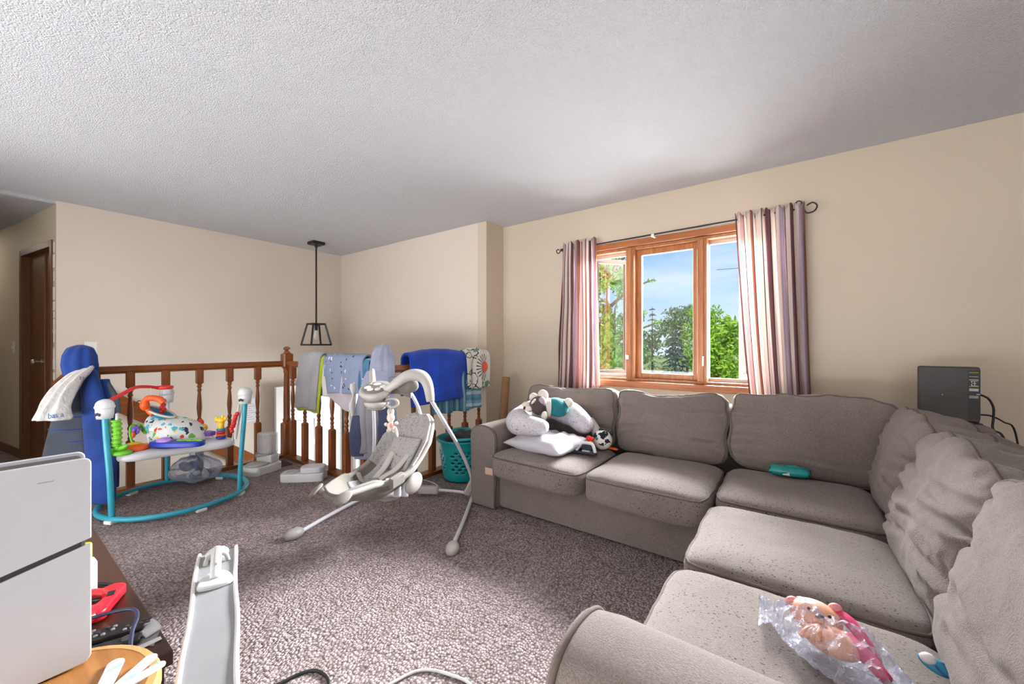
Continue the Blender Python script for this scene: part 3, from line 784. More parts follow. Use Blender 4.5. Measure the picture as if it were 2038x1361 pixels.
for p, r, e in (((-1.585, 2.36, .71), (.038, .026, .026), (0, .3, .6)), ((-1.425, 2.335, .655), (.021, .024, .037), (.3, .3, 0)), ((-1.33, 2.51, .735), (.036, .03, .033), (0, 0, 0)), ((-1.37, 2.545, .70), (.03, .03, .03), (0, 0, 0))):
    b = MB(); b.ball(p, r, Euler(e), 10); b.build('paw', 'plushw', t, smooth='all')
# cow plush and pale bolster, small toys
t = thing('cow_plush', 'round black and white spotted plush head on the sofa seat', 'plush toy', (-1.085, 2.56, .50))
b = MB(); b.ball((-1.085, 2.54, .497), (.068, .062, .066), None, 16); b.build('head', 'cowprint', t, smooth='all')
b = MB(); b.ball((-1.095, 2.545, .563), (.018, .012, .014), None, 8); b.ball((-1.03, 2.57, .545), (.016, .012, .016), None, 8); b.build('ear', 'black', t, smooth='all')
b = MB(); b.ball((-1.10, 2.482, .515), (.012, .006, .012), None, 8); b.build('eye', 'aqua', t, smooth='all')
b = MB(); b.tube(spl([(-1.235, 2.67, .60), (-1.19, 2.645, .55), (-1.145, 2.615, .49), (-1.135, 2.60, .455)], 5), lambda q: .032*(.8+.3*math.sin(q*PI)), 14)
o = b.build('rolled_cloth', 'cream', smooth='all'); tag(o, 'cream rolled cloth leaning between the printed pillow and spotted plush', 'cloth')
b = MB(); b.tube(spl([(-1.255, 2.675, .628), (-1.24, 2.672, .612)], 2), .018, 10); b.build('trim_band', 'tealknit', o, smooth='all')
t = thing('activity_toy', 'navy and white plastic baby toy with an arched handle on the seat', 'toy', (-1.16, 2.40, .438))
mt = Matrix.Translation((-1.125, 2.375, .438)) @ Matrix.Rotation(.12, 4, 'Z')
b = MB(); b.prism([(-.088, -.04), (.07, -.04), (.078, -.02), (.06, .045), (-.05, .045), (-.08, .0)], 0, .014, mt); b.build('base', 'inkd', t, smooth=False, bevel=.004)
b = MB(); b.tube([mt @ p for p in spl([V((-.062, -.02, .012)), V((-.045, -.005, .045)), V((-.028, .01, .06)), V((.03, .01, .06)), V((.05, -.005, .045)), V((.066, -.02, .012))], 5)], .010, 10); b.build('handle', 'inkw', t, smooth='all')
b = MB(); b.box(-.03, .035, -.005, .03, .015, .05, mt); b.build('panel', 'inkd', t, smooth=False, bevel=.004)
b = MB(); b.box(-.022, .03, -.03, -.012, .014, .022, mt); b.build('tray', 'lgrey', t, smooth=False, bevel=.002)
t = thing('rattle_toy', 'small red and yellow toy above the navy and white baby toy', 'toy', (-1.17, 2.47, .44))
for i, (dx, dz, m, r) in enumerate(((-.018, .055, 'yellow', .017), (.012, .058, 'yellow', .014), (-.006, .082, 'red', .019), (.02, .082, 'red', .015), (0, .03, 'orange', .026))):
    b = MB(); b.ball((-1.135+dx, 2.445, .435+dz), r, None, 8); b.build('bead' if dz > .03 else 'base', m, t, smooth='all')
b = MB(); b.prism([(-.03, -.012), (.03, -.016), (.035, 0), (.012, .018), (-.03, .016)], 0, .012, Matrix.Translation((-1.02, 2.575, .433))); tag(b.build('orange_toy_piece', 'orange', smooth=True, bevel=.004), 'small orange plastic piece between two seat cushions', 'toy')
# wipes pack
b = MB()
def wf(sg):
    def f(u, v):
        x, y = u*2-1, v*2-1; e = max(0, (1-abs(x)**5)*(1-abs(y)**4))
        z = sg*.024*e**.5+.004*fn((x*2, y*2, sg), 2.2, 5)*e
        return (-.035+x*.088+.004*math.sin(y*9), 2.60+y*.055+x*.012, .468+z+.0045*math.sin(40*y)*(abs(x) > .9))
    return f
b.grid(wf(1), 24, 16); b.grid(wf(-1), 24, 16); bmesh.ops.remove_doubles(b.bm, verts=b.bm.verts, dist=.001)
o = b.build('wipes_pack', 'wet', smooth='all'); tag(o, 'teal plastic packet of wipes on the corner seat cushion', 'wipes')
b = MB(); b.lathe([(.026, 0), (.026, .004), (.022, .006), (.003, .0065)], (-.02, 2.60, .4905), 18); b.build('lid', 'basket', o)
b = MB(); b.box(-.065, -.035, 2.5445, 2.5455, .455, .47); b.build('printed_label', 'inkw', o, smooth=False)
# clear bag with a doll inside, nearest seat cushion
t = thing('toy_doll', 'peach vinyl doll with magenta hair inside the clear plastic bag', 'doll', (.08, 1.22, .43))
zc = .44
b = MB(); b.ball((.035, 1.245, zc+.028), (.055, .042, .033), Euler((.25, 0, -.25)), 14); b.build('head', 'peach', t, smooth='all')
for p in ((-.012, 1.262, zc+.038), (.075, 1.268, zc+.05)):
    b = MB(); b.ball(p, (.017, .011, .013), Euler((0, 0, .6)), 8); b.build('ear', 'pink', t, smooth='all')
b = MB(); b.ball((.022, 1.215, zc+.058), (.004, .003, .004), None, 6); b.ball((.062, 1.212, zc+.056), (.004, .003, .004), None, 6); b.ball((.043, 1.208, zc+.051), (.010, .004, .005), None, 8); b.build('face_features', 'black', t, smooth='all')
b = MB(); b.ball((.065, 1.185, zc+.016), (.058, .045, .026), Euler((0, 0, -.4)), 12); b.build('body', 'peach', t, smooth='all')
for k in range(4):
    a = -.9+k*.32; b = MB(); b.tube(spl([(.045, 1.195, zc+.032), (.035+.02*math.sin(a), 1.165-.004*k, zc+.034), (.03+.045*math.sin(a)+.01, 1.150+.001*k, zc+.022)], 4), lambda q: .009*(1-.4*q), 8); b.build('finger', 'peach', t, smooth='all')
b = MB(); b.tube(spl([(.07, 1.275, zc+.04), (.098, 1.25, zc+.04), (.122, 1.215, zc+.028), (.138, 1.18, zc+.015), (.142, 1.155, zc+.01)], 6), lambda q: .019*(1-.5*q), 12, flat=.6); b.build('hair', 'magenta', t, smooth='all')
b = MB(); b.tube(spl([(.09, 1.20, zc+.02), (.12, 1.165, zc+.02), (.15, 1.12, zc+.012)], 5), lambda q: .02*(1-.4*q), 10); b.build('skirt', 'magenta', t, smooth='all')
def film_bag(name, path, widths, heights, seed, amp, mat, nu=44, nv=60, jag=.0):
    P_ = spl(path, 10)
    def f(u, v):
        i = v*(len(P_)-1); k = min(int(i), len(P_)-2); p = P_[k].lerp(P_[k+1], i-k); tg = (P_[k+1]-P_[k]).normalized(); sd = V((-tg.y, tg.x, 0)).normalized()
        w, h = interp(widths, v), interp(heights, v); a = 2*PI*u
        q = p+sd*math.cos(a)*w+V((0, 0, math.sin(a)*h*(1 if math.sin(a) > 0 else .25)))
        n1 = noise.turbulence(q*16+V((seed, 0, 0)), 3, True)-.6
        cr = abs(noise.noise(q*28+V((0, seed, 0))))
        q += (V((0, 0, 1))*max(0, math.sin(a))*.8+sd*math.cos(a)*.5)*amp*(n1-1.6*(cr < .1)*.3)
        return q
    b = MB(); b.grid(f, nu, nv, closeu=True, uvs=False)
    return b.build(name, mat, smooth=False)
o = film_bag('plastic_bag', [(.195, 1.085, .42), (.10, 1.17, .43), (.015, 1.225, .43), (-.045, 1.245, .428), (-.085, 1.245, .43)], [.05, .09, .098, .075, .028, .06], [.03, .06, .08, .07, .03, .05], 4, .038, 'film')
tag(o, 'clear crinkled plastic bag holding the peach doll on the near seat cushion', 'plastic bag')
# pacifier in its wrapper at the edge of the cushion
t = thing('pacifier', 'blue and white pacifier wedged beside the near back cushion', 'pacifier', (.245, 1.27, .41))
mp = Matrix.Translation((.252, 1.285, .418)) @ Euler((.3, .2, -.5)).to_matrix().to_4x4()
b = MB(); b.ball(mp @ V((0, 0, .006)), (.030, .018, .010), Euler((.3, .2, -.5)), 12); b.build('shield', 'aqua', t, smooth='all')
b = MB(); b.ball(mp @ V((-.012, -.004, .016)), (.014, .012, .012), None, 10); b.build('button', 'whitep', t, smooth='all')
b = MB(); b.tube([mp @ p for p in spl([V((.0, -.006, .012)), V((.022, -.016, .016)), V((.034, 0, .012)), V((.022, .014, .014)), V((0, .006, .012))], 5, )], .003, 7); b.build('ring', 'ink', t, smooth='all')
# router
t = thing('network_router', 'flat black router box standing behind the sofa corner', 'router', (.645, 3.06, .735))
mr = Matrix.Translation((.645, 3.055, .735)) @ Matrix.Rotation(.0, 4, 'Z')
b = MB(); b.box(-.113, .113, -.016, .016, .012, .30, mr); b.build('case', 'dgrey', t, smooth=True, bevel=.010, seg=3)
b = MB(); b.box(-.09, .118, -.03, .03, 0, .012, mr); b.build('foot', 'blackp', t, smooth=False, bevel=.003)
b = MB(); b.box(.068, .112, -.0166, -.015, .03, .285, mr); b.build('port_strip', 'blackp', t, smooth=False)
for z, h, m in ((.270, .0022, 'inky'), (.249, .0016, 'inkw'), (.232, .003, 'inkw'), (.198, .003, 'inky'), (.183, .005, 'inkw'), (.176, .005, 'inkw')):
    b = MB(); b.box(.073, .105, -.0176, -.0165, z, z+h, mr); b.build('port_marking', m, t, smooth=False)
for z0, z1, x0, x1 in ((.138, .152, .073, .105),):
    b = MB(); b.box(x0, x1, -.0176, -.0165, z0, z1, mr); b.build('label_plate', 'gpaper', t, smooth=False)
b = MB()
for x0, x1, z0, z1 in ((.080, .103, .226, .2275), (.080, .103, .203, .2045), (.0905, .0925, .2045, .226), (.080, .083, .219, .226), (.080, .083, .2045, .212), (.083, .098, .2145, .216)): b.box(x0, x1, -.0176, -.0165, z0, z1, mr)
b.build('emblem', 'inkw', t, smooth=False)
b = MB(); b.box(.098, .110, -.018, -.0165, .158, .1615, mr); b.box(-.025, -.021, -.0176, -.0165, .148, .152, mr); b.build('port_marking', 'inkw', t, smooth=False)
b = MB(); b.tube(spl([(.757, 3.04, .893), (.785, 3.045, .875), (.803, 3.05, .83), (.803, 3.05, .775), (.80, 3.04, .72), (.835, 3.03, .66), (.84, 3.03, .3), (.85, 3.05, .02)], 6), .005, 8); tag(b.build('power_cable', 'cable', smooth='all'), 'black cable curving out of the router side', 'cable')
b = MB(); b.tube(spl([(.762, 3.05, .79), (.80, 3.07, .785), (.85, 3.10, .755), (.90, 3.14, .70), (.93, 3.16, .4), (.93, 3.16, .01)], 6), .004, 8); tag(b.build('network_cable', 'cable', smooth='all'), 'straighter black cable running down from the router foot', 'cable')
# ------------------------------------------------------------------ BABY JUMPER
jc = V((-3.75, .90, 0))
t = thing('baby_jumper', 'teal framed baby jumper with toys round a white tray beside the railing', 'baby jumper', jc)
b = MB(); b.tube([jc+V((.425*math.cos(a), .425*math.sin(a), .03)) for a in [2*PI*k/72 for k in range(72)]], .0165, 12, closed=True); b.build('base_ring', 'tube', t, smooth='all')
for a in (-1.13, .78, .05, 2.2, 3.6):
    b = MB(); p = jc+V((.425*math.cos(a), .425*math.sin(a), 0)); b.obox(p+V((0, 0, .012)), (.022, .03, .011), Euler((0, 0, a)).to_matrix()); b.build('floor_foot', 'whitep', t, smooth=False, bevel=.005)
legs = [((-3.572, .522), (-3.612, .495), .76), ((-3.455, 1.195), (-3.425, 1.222), .785), ((-4.172, .93), (-4.165, .925), .765)]
for (bx, by), (tx, ty), zt in legs:
    o_ = (V((bx, by, 0))-jc).normalized()
    b = MB(); b.tube(spl([(bx, by, .03), (bx+o_.x*.012, by+o_.y*.012, .30), (lerp(bx, tx, .8), lerp(by, ty, .8), .55), (tx, ty, .70)], 6), .0165, 12); b.build('leg', 'tube', t, smooth='all')
    # spring housing on top
    rot = Euler((0, 0, math.atan2(o_.y, o_.x)))
    b = MB(); b.ball((tx, ty, zt), (.047, .045, .040), rot, 14, lambda p: p*(1+.12*(p.z < 0)))
    b.lathe([(.040, zt-.085), (.044, zt-.05), (.045, zt)], (tx, ty, 0), 18)
    ho = b.build('spring_housing', 'white', t, smooth='all')
    b = MB(); d_ = V((.81, -.25, 0))
    cc = V((tx, ty, zt-.055)); side = V((.6, -.8, 0))
    for k in range(3): b.obox(cc+side*.047+V((.8, .6, 0))*(.012*(k-1))+V((0, 0, .004*(k % 2))), (.004, .003, .009), Euler((0, 0, .9)).to_matrix())
    b.build('printed_mark', 'inkd', ho, smooth=False)
    # strap down to the tray
    b = MB(); e = jc+(V((tx, ty, 0))-jc)*.86; e.z = .425
    b.tube([(lerp(tx, e.x, .25), lerp(ty, e.y, .25), zt-.05), (e.x, e.y, .43)], .008, 8, flat=.5); b.build('strap', 'whitep', t)
# tray: three lobes
def tray_r(a):
    best = 0
    r = .225
    for (bx, by), _, _ in legs:
        th = math.atan2(by-jc.y, bx-jc.x); d = (a-th+PI) % (2*PI)-PI
        r += .155*math.exp(-(d/.42)**2)
    return r
b = MB(); prof = [(.93, .372), (.985, .380), (1.0, .395), (.99, .415), (.95, .424), (.80, .428), (.5, .43)]; N = 96; rings = []
for s_, z in prof:
    rings.append([b.bm.verts.new(jc+V((math.cos(2*PI*k/N)*tray_r(2*PI*k/N)*s_, math.sin(2*PI*k/N)*tray_r(2*PI*k/N)*s_, z+.035*(tray_r(2*PI*k/N)-.3)))) for k in range(N)])
for A, B in zip(rings, rings[1:]):
    for k in range(N): b.face((A[k], A[(k+1) % N], B[(k+1) % N], B[k]))
b.face(rings[0][::-1]); b.face(rings[-1])
b.build('tray', 'white', t, smooth='all')
# soft seat
sx = V((.808, .589, 0)); sy = V((-.589, .808, 0))
ms = frame(sx, sy, (0, 0, 1), (-3.76, .89, .51)).to_3x3() @ Matrix.Rotation(.38, 3, 'Y')
def seatf(p):
    q = p*1.0; q += p.normalized()*(.012*fn(p, 16, 3)+.008*math.sin(26*p.x+8*p.z)); return q
b = MB(); b.ball((-3.755, .895, .515), (.215, .15, .085), ms, 22, seatf)
b.lathe([(.15, .40), (.155, .44), (.165, .49), (.15, .53)], (-3.76, .89, 0), 24); so = b.build('seat', 'seatprint', t, smooth='all')
b = MB(); mo = ms @ Matrix.Rotation(-.05, 3, 'X'); oc = V((-3.82, .80, .628))
b.grid(lambda u, v: oc+mo @ V((math.cos(2*PI*u)*.105*(1-v*.98), math.sin(2*PI*u)*.062*(1-v*.98), .030-.05*math.sin(v*PI/2))), 28, 8, closeu=True); b.build('seat_lining', 'aqua', so, smooth='all')
b = MB(); b.tube([oc+mo @ V((math.cos(2*PI*k/32)*.108, math.sin(2*PI*k/32)*.064, .030)) for k in range(32)], .008, 8, closed=True); b.build('seat_rim', 'cream', so, smooth='all')
# toys on the tray
mb_ = frame(sx, sy, (0, 0, 1), (-3.525, .845, .44))
pl = [(-.175, -.03), (-.14, -.055), (-.02, -.065), (.10, -.06), (.17, -.035), (.175, .02), (.12, .05), (-.12, .05), (-.17, .02)]
pl = [(p.x, p.y) for p in spl([V((x, y, 0)) for x, y in pl], 5, True)]
b = MB(); b.prism(pl, 0, .034, mb_); ty = b.build('light_toy', 'cobalt', t, smooth=True, bevel=.006)
b = MB(); b.ball(mb_ @ V((-.085, -.015, .034)), (.052, .036, .028), frame(sx, sy, (0, 0, 1), (0, 0, 0)).to_3x3(), 14); b.build('dome', 'lilac', ty, smooth='all')
b = MB()
for k in range(5): b.ball(mb_ @ V((.01+.035*k, .0+.01*(k % 2), .036)), (.022, .012, .008), frame(sx, sy, (0, 0, 1), (0, 0, 0)).to_3x3() @ Matrix.Rotation(.5*(k % 2), 3, 'Z'), 8)
b.build('leaf_trim', 'green', ty, smooth='all')
b = MB(); b.lathe([(.065, .432), (.07, .445), (.06, .46), (.03, .468)], (-3.66, .655, 0), 18); ty = b.build('spinner_toy', 'orange', t, smooth='all')
b = MB(); b.lathe([(.04, .466), (.042, .474), (.02, .48)], (-3.68, .645, 0), 16); b.build('disc', 'yellow', ty, smooth='all')
b = MB(); b.tube(spl([(-3.70, .64, .475), (-3.72, .632, .53), (-3.745, .638, .575), (-3.79, .66, .585), (-3.805, .67, .575)], 5), .007, 8); b.build('stalk', 'green', ty, smooth='all')
b = MB(); fc = V((-3.815, .674, .545))
for k in range(9):
    a = 2*PI*k/9; b.ball(fc+sx*.026*math.cos(a)+V((0, 0, .026*math.sin(a))), (.012, .010, .012), None, 6)
b.ball(fc, .018, None, 8); b.build('flower', 'purple', ty, smooth='all')
b = MB(); b.ball((-3.80, .66, .512), (.017, .015, .022), None, 8); b.build('bead', 'orange', ty, smooth='all')
b = MB(); lf = V((-3.84, .722, .548))
for dx, dz, r in ((-.028, .012, .022), (0, -.008, .032), (.03, .006, .024), (.012, -.028, .022), (-.045, .022, .010)): b.ball(lf+sx*dx+V((0, 0, dz)), (r, .012, r*.85), None, 8)
b.build('fabric_leaf', 'green', t, smooth='all')
b = MB(); b.lathe([(.05, .428), (.052, .44), (.035, .452)], (-3.60, .575, 0), 16); b.build('leaf_disc', 'green', t, smooth='all')
b = MB(); b.prism([(x*.8, y*.9) for x, y in ((-.07, -.035), (.06, -.04), (.07, .02), (0, .045), (-.07, .03))], 0, .032, frame(sx, sy, (0, 0, 1), (-3.655, 1.05, .455))); ty = b.build('roller_toy', 'purple', t, smooth=True, bevel=.006)
b = MB(); b.ball((-3.765, 1.035, .535), (.028, .024, .040), Euler((0, .5, .3)), 10); b.build('fan', 'red', ty, smooth='all')
b = MB(); b.ball((-3.73, 1.05, .505), (.03, .026, .030), None, 10); b.ball((-3.775, 1.03, .53), (.018, .02, .025), None, 8); b.build('ball', 'yellow', ty, smooth='all')
gx, gy = -3.565, 1.112
b = MB(); b.lathe([(.034, .435), (.034, .452)], (gx, gy, 0), 16); ty = b.build('stacking_toy', 'cobalt', t, smooth=True, bevel=.004)
for z, m in ((.452, 'orange'), (.472, 'red'), (.492, 'aqua')):
    b = MB(); b.lathe([(.026, z), (.031, z+.003), (.031, z+.015), (.026, z+.019)], (gx, gy, 0), 16); b.build('ring', m, ty, smooth='all')
b = MB(); b.lathe([(.024, .511), (.02, .53), (.02, .56)], (gx, gy, 0), 14); b.ball((gx, gy, .575), (.034, .026, .020), Euler((0, 0, .63)), 10); b.ball(V((gx, gy, .578))+sx*-.036, (.018, .014, .022), None, 8); b.ball(V((gx, gy, .60))+sx*.012, (.012, .01, .014), None, 8); b.ball(V((gx, gy, .585))+sx*.034, (.014, .012, .014), None, 8); b.build('animal', 'yellow', ty, smooth='all')
# toy arch and hanging toys
b = MB(); b.tube(spl([(-3.615, .515, .785), (-3.66, .585, .82), (-3.72, .66, .853), (-3.775, .735, .848), (-3.80, .79, .835)], 6), lambda q: .011+.004*math.sin(q*40)**2*(q < .5), 10); ar = b.build('toy_arch', 'red', t, smooth='all')
b = MB(); b.tube([V((-3.815, .835, .832))+sx*.045*math.cos(2*PI*k/24)+sy*.035*math.sin(2*PI*k/24) for k in range(24)], .013, 8, closed=True); b.build('ring', 'red', ar, smooth='all')
b = MB(); b.tube([(-3.775, .75, .84), (-3.79, .755, .765)], .002, 6); b.tube([(-3.80, .815, .83), (-3.815, .82, .74)], .002, 6); b.build('cord', 'whitep', ar)
b = MB(); b.tube(spl([(-3.815, .72, .735), (-3.80, .745, .762), (-3.765, .79, .755), (-3.745, .815, .725)], 6), .022, 12)
b.ball((-3.815, .725, .715), (.034, .028, .042), None, 12); b.tube(spl([(-3.81, .735, .69), (-3.80, .75, .66), (-3.785, .765, .645)], 4), .017, 10); b.build('hanging_toy', 'orange', ar, smooth='all')
b = MB(); b.tube([V((-3.835, .70, .735))+V((.0, -.012*math.cos(k*.5), .012*math.sin(k*.5))) for k in range(8)], .003, 6); b.build('toy_loop', 'black', ar, smooth='all')
b = MB()
for k in range(6): b.ball((-3.815+.006*math.sin(k*2), .825+.005*math.cos(k*3), .735-.016*k), (.018-.001*k, .016, .016), Euler((.3*k, .5*k, 0)), 7)
b.build('fringe_toy', 'red', ar, smooth='all')
b = MB(); pts = spl([(-3.60, .545, .66), (-3.605, .55, .60), (-3.60, .55, .54), (-3.605, .545, .49)], 8); b.tube(pts, lambda q: .024*(1+.22*math.sin(q*40)), 12); pg = b.build('caterpillar_toy', 'green', t, smooth='all')
b = MB(); b.ball((-3.625, .535, .445), (.045, .022, .018), Euler((0, .5, .6)), 9); b.ball((-3.585, .575, .475), (.04, .02, .016), Euler((0, -.4, .6)), 9); b.ball((-3.61, .555, .48), (.026, .022, .026), None, 9); b.build('leaves', 'green', pg, smooth='all')
b = MB(); b.tube([(-3.60, .548, .70), (-3.60, .548, .655)], .008, 8); b.tube([(-3.60, .56, .465), (-3.615, .565, .425)], .005, 8); b.build('tie', 'whitep', pg)
b = MB()
for k in range(8): b.ball((-3.437+.006*math.sin(k*2.1), 1.17-.005*k+.004*math.cos(k*2.7), .625-.018*k), (.016+.004*math.sin(k*.5), .014, .018), Euler((.4*k, .6*k, 0)), 7)
b.build('fringe_toy', 'red', t, smooth='all')
b = MB(); b.tube([(-3.435, 1.185, .70), (-3.437, 1.175, .62)], .006, 8, flat=.4); b.tube([(-3.425, 1.145, .49), (-3.43, 1.14, .43)], .005, 8, flat=.4); b.build('tie', 'whitep', t)
# grocery bag under the jumper
def bagf(p):
    q = p.copy(); q.z *= .85 if q.z < 0 else 1
    n1 = noise.turbulence(q*13, 3, False); d = q.normalized()
    return q+d*(.016*n1-.006)+V((0, 0, .012*max(0, d.z)*math.sin(math.atan2(d.y, d.x)*14)))
c0 = V((-4.02, 1.075, .118))
mbg = frame(sx, sy, (0, 0, 1), (0, 0, 0)).to_3x3()
b = MB(); b.ball(c0, (.205, .13, .115), mbg, 26, bagf)
b.tube(spl([c0+V((-.03, 0, .09)), c0+V((-.035, -.005, .13)), c0+V((-.05, -.02, .155))], 4), lambda q: .035*(1-.4*q)*(1+.25*math.sin(q*30)), 12)
b.ball(c0+V((.02, .02, .135)), (.035, .025, .02), None, 8, bagf)
o = b.build('plastic_bag', 'bagfilm', smooth='all'); tag(o, 'tied translucent plastic bag full of blue items under the jumper', 'plastic bag')
b = MB(); random.seed(5)
for k in range(16):
    a = random.uniform(0, 2*PI); r = random.uniform(0, .75)
    b.mi = random.choice((0, 0, 1, 2))
    b.ball(c0+mbg @ V((.13*r*math.cos(a), .08*r*math.sin(a), random.uniform(-.055, .05))), (.055, .035, .032), Euler((random.random(), random.random(), random.random()*3)), 7)
b.build('contents', ['jgrey', 'jblue', 'lgrey'], o, smooth='all')
text('lettering', 'fournik', .034, frame(sx, (0, -.25, .97), sx.cross(V((0, -.25, .97))), c0+sx*-.045-sy*.150+V((0, 0, .05))), 'inkd', o)
# ------------------------------------------------------------------ PET FEEDERS
mf = Matrix.Translation((-3.93, 1.545, 0)) @ Matrix.Rotation(.35, 4, 'Z')
t = thing('pet_waterer', 'clear topped white gravity pet waterer standing by the railing', 'pet feeder', (-3.93, 1.54, 0))
b = MB(); b.prism([(p.x, p.y) for p in spl([V(q) for q in ((-.08, -.15, 0), (.08, -.15, 0), (.105, -.10, 0), (.105, .10, 0), (-.105, .10, 0), (-.105, -.10, 0))], 5, True)], 0, .075, mf); b.build('bowl_base', 'white', t, smooth=True, bevel=.008)
b = MB(); b.lathe([(.085, 0), (.088, .012), (.02, .014)], (0, 0, 0), 24, Matrix.Translation(mf @ V((0, -.055, .0755)))); b.build('bowl', 'lgrey', t, smooth='all')
b = MB(); b.box(-.085, .085, .0, .10, .075, .15, mf); b.build('tank_collar', 'white', t, smooth=True, bevel=.015, seg=3)
b = MB(); b.box(-.082, .082, .0, .098, .15, .345, mf); b.build('reservoir', 'clearjar', t, smooth=True, bevel=.02, seg=3)
b = MB(); b.tube([mf @ p for p in spl([V((-.07, -.0, .16)), V((0, -.06, .15)), V((.07, -.0, .16))], 6)], .008, 8); b.build('spout_guard', 'mgrey', t, smooth='all')
mf2 = Matrix.Translation((-3.40, 1.655, 0)) @ Matrix.Rotation(.75, 4, 'Z')
t = thing('pet_feeder', 'low white plastic pet feeder base lying on the carpet by the balusters', 'pet feeder', (-3.40, 1.655, 0))
b = MB(); b.prism([(p.x, p.y) for p in spl([V(q) for q in ((-.17, -.05, 0), (-.10, -.075, 0), (.15, -.07, 0), (.165, .0, 0), (.15, .07, 0), (-.10, .075, 0), (-.17, .05, 0))], 5, True)], 0, .07, mf2); b.build('bowl_base', 'white', t, smooth=True, bevel=.012, seg=3)
b = MB(); b.prism([(p.x, p.y) for p in spl([V(q) for q in ((.01, -.066, 0), (.15, -.06, 0), (.155, .06, 0), (.01, .066, 0), (-.02, 0, 0))], 5, True)], .07, .118, mf2); b.build('tank_socket', 'white', t, smooth=True, bevel=.01, seg=3)
b = MB(); b.lathe([(.05, .0), (.052, .002), (.02, .003)], (0, 0, 0), 20, mf2 @ Matrix.Translation((-.085, 0, .0705))); b.build('bowl', 'lgrey', t, smooth='all')

# ------------------------------------------------------------------ CLOTHES
def drape(name, label, cat, mat, a0, a1, out, zt, Lf, Lb, r, mats=None, group=None, fold=.012, nf=3, seed=0, slant=0, flare=0, thick=.005, solid=True, lf2=None, hump=0):
    """cloth hung over a rail from a0 to a1; out = side towards the room; Lf, Lb = hanging lengths"""
    a0, a1, out = V(a0), V(a1), V(out); ax = (a1-a0)
    def f(u, v):
        # v 0 front hem .. vt over the top .. 1 back hem
        lf = lerp(Lf, lf2 if lf2 is not None else Lf, u)+.012*noise.noise(V((u*4, seed, 0)))
        tot = lf+PI*r+Lb; s = v*tot; ph = nf*2*PI*u+seed+1.5*noise.noise(V((u*2.5, v*2, seed)))
        if s < lf: o, z, k = r, -(lf-s), (lf-s)/max(lf, .01)
        elif s < lf+PI*r: a = (s-lf)/r; o, z, k = r*math.cos(a), r*math.sin(a), 0
        else: o, z, k = -r, -(s-lf-PI*r), 0
        w = fold*(math.sin(ph)+.4*math.sin(2.1*ph+1))*min(1, .25+k)
        u2 = .5+(u-.5)*(1+flare*k)+slant*k
        q = a0+ax*u2+out*(o+(w+fold*.9*(k**.5) if o > 0 else -.3*abs(w)))+V((0, 0, zt+z+hump*math.sin(u*PI)*(1-k)+.004*noise.noise(V((u*6, v*6, seed)))))
        return q
    b = MB(); b.grid(f, 56, 60)
    o = b.build(name, mat, solid=thick, smooth='all', off=0)
    if label: tag(o, label, cat, group)
    return o
F_, G_ = (0, -1, 0), (1, 0, 0)
zr = .985
o = drape('fleece_blanket', 'grey fleece blanket with lime green lining over the railing near the newel', 'blanket', 'greyfleece', (-3.86, 1.89, 0), (-3.48, 1.89, 0), F_, zr+.035, .47, .3, .050, fold=.012, nf=1.2, seed=1, thick=.014, slant=-.14, hump=.02)
x = drape('lining', None, None, 'lime', (-3.835, 1.89, 0), (-3.44, 1.89, 0), F_, zr+.018, .475, .3, .040, fold=.012, nf=1.2, seed=1, thick=.010, slant=-.14, hump=.02); x.parent = o
x = drape('lining_edge', None, None, 'cream', (-3.60, 1.89, 0), (-3.36, 1.89, 0), F_, zr+.006, .30, .3, .034, fold=.012, nf=1, seed=2, thick=.006); x.parent = o; x.name = 'cream_backing'
drape('muslin_blanket', 'blue grey muslin blanket with small dark print folded over the railing', 'blanket', 'muslin', (-3.42, 1.89, 0), (-2.83, 1.89, 0), F_, zr+.034, .30, .28, .046, fold=.014, nf=2.2, seed=4, thick=.016, lf2=.26, flare=.05)
drape('pink_cloth', 'pale pink cloth hanging to a slanted corner beneath the printed muslin', 'cloth', 'pinkcloth', (-3.37, 1.89, 0), (-2.94, 1.89, 0), F_, zr+.020, .30, .2, .038, fold=.008, nf=1, seed=6, thick=.006, lf2=.46)
drape('teal_cloth', 'narrow blue and teal cloth beside the printed muslin at the hooded sweatshirt', 'cloth', 'tealstripe', (-2.90, 1.89, 0), (-2.76, 1.89, 0), F_, zr+.012, .24, .2, .040, fold=.010, nf=1.5, seed=7, thick=.006)
drape('fleece_throw', 'bright blue fleece throw draped over the railing behind the baby swing', 'blanket', 'blue', (-2.63, 2.11, 0), (-2.63, 2.79, 0), G_, zr+.034, .385, .30, .056, fold=.016, nf=1.3, seed=3, thick=.022, hump=.03, lf2=.36, flare=.06, slant=.03)
drape('printed_blanket', 'white blanket printed with plants and animals at the wall end of the railing', 'blanket', 'dinoprint2', (-2.63, 2.77, 0), (-2.63, 3.12, 0), G_, zr+.040, .30, .25, .070, fold=.016, nf=1.5, seed=9, thick=.012, hump=.02)
drape('banded_blanket', 'light blue banded blanket hanging beneath the white printed blanket', 'blanket', 'bluestripe', (-2.63, 2.74, 0), (-2.63, 2.99, 0), G_, zr+.012, .47, .3, .046, fold=.014, nf=1.2, seed=12, thick=.014)
drape('leaf_blanket', 'teal blue blanket showing below the bright blue fleece throw', 'blanket', 'tealstripe', (-2.63, 2.34, 0), (-2.63, 2.83, 0), G_, zr+.010, .45, .3, .042, fold=.016, nf=2.5, seed=14, thick=.010, lf2=.48)
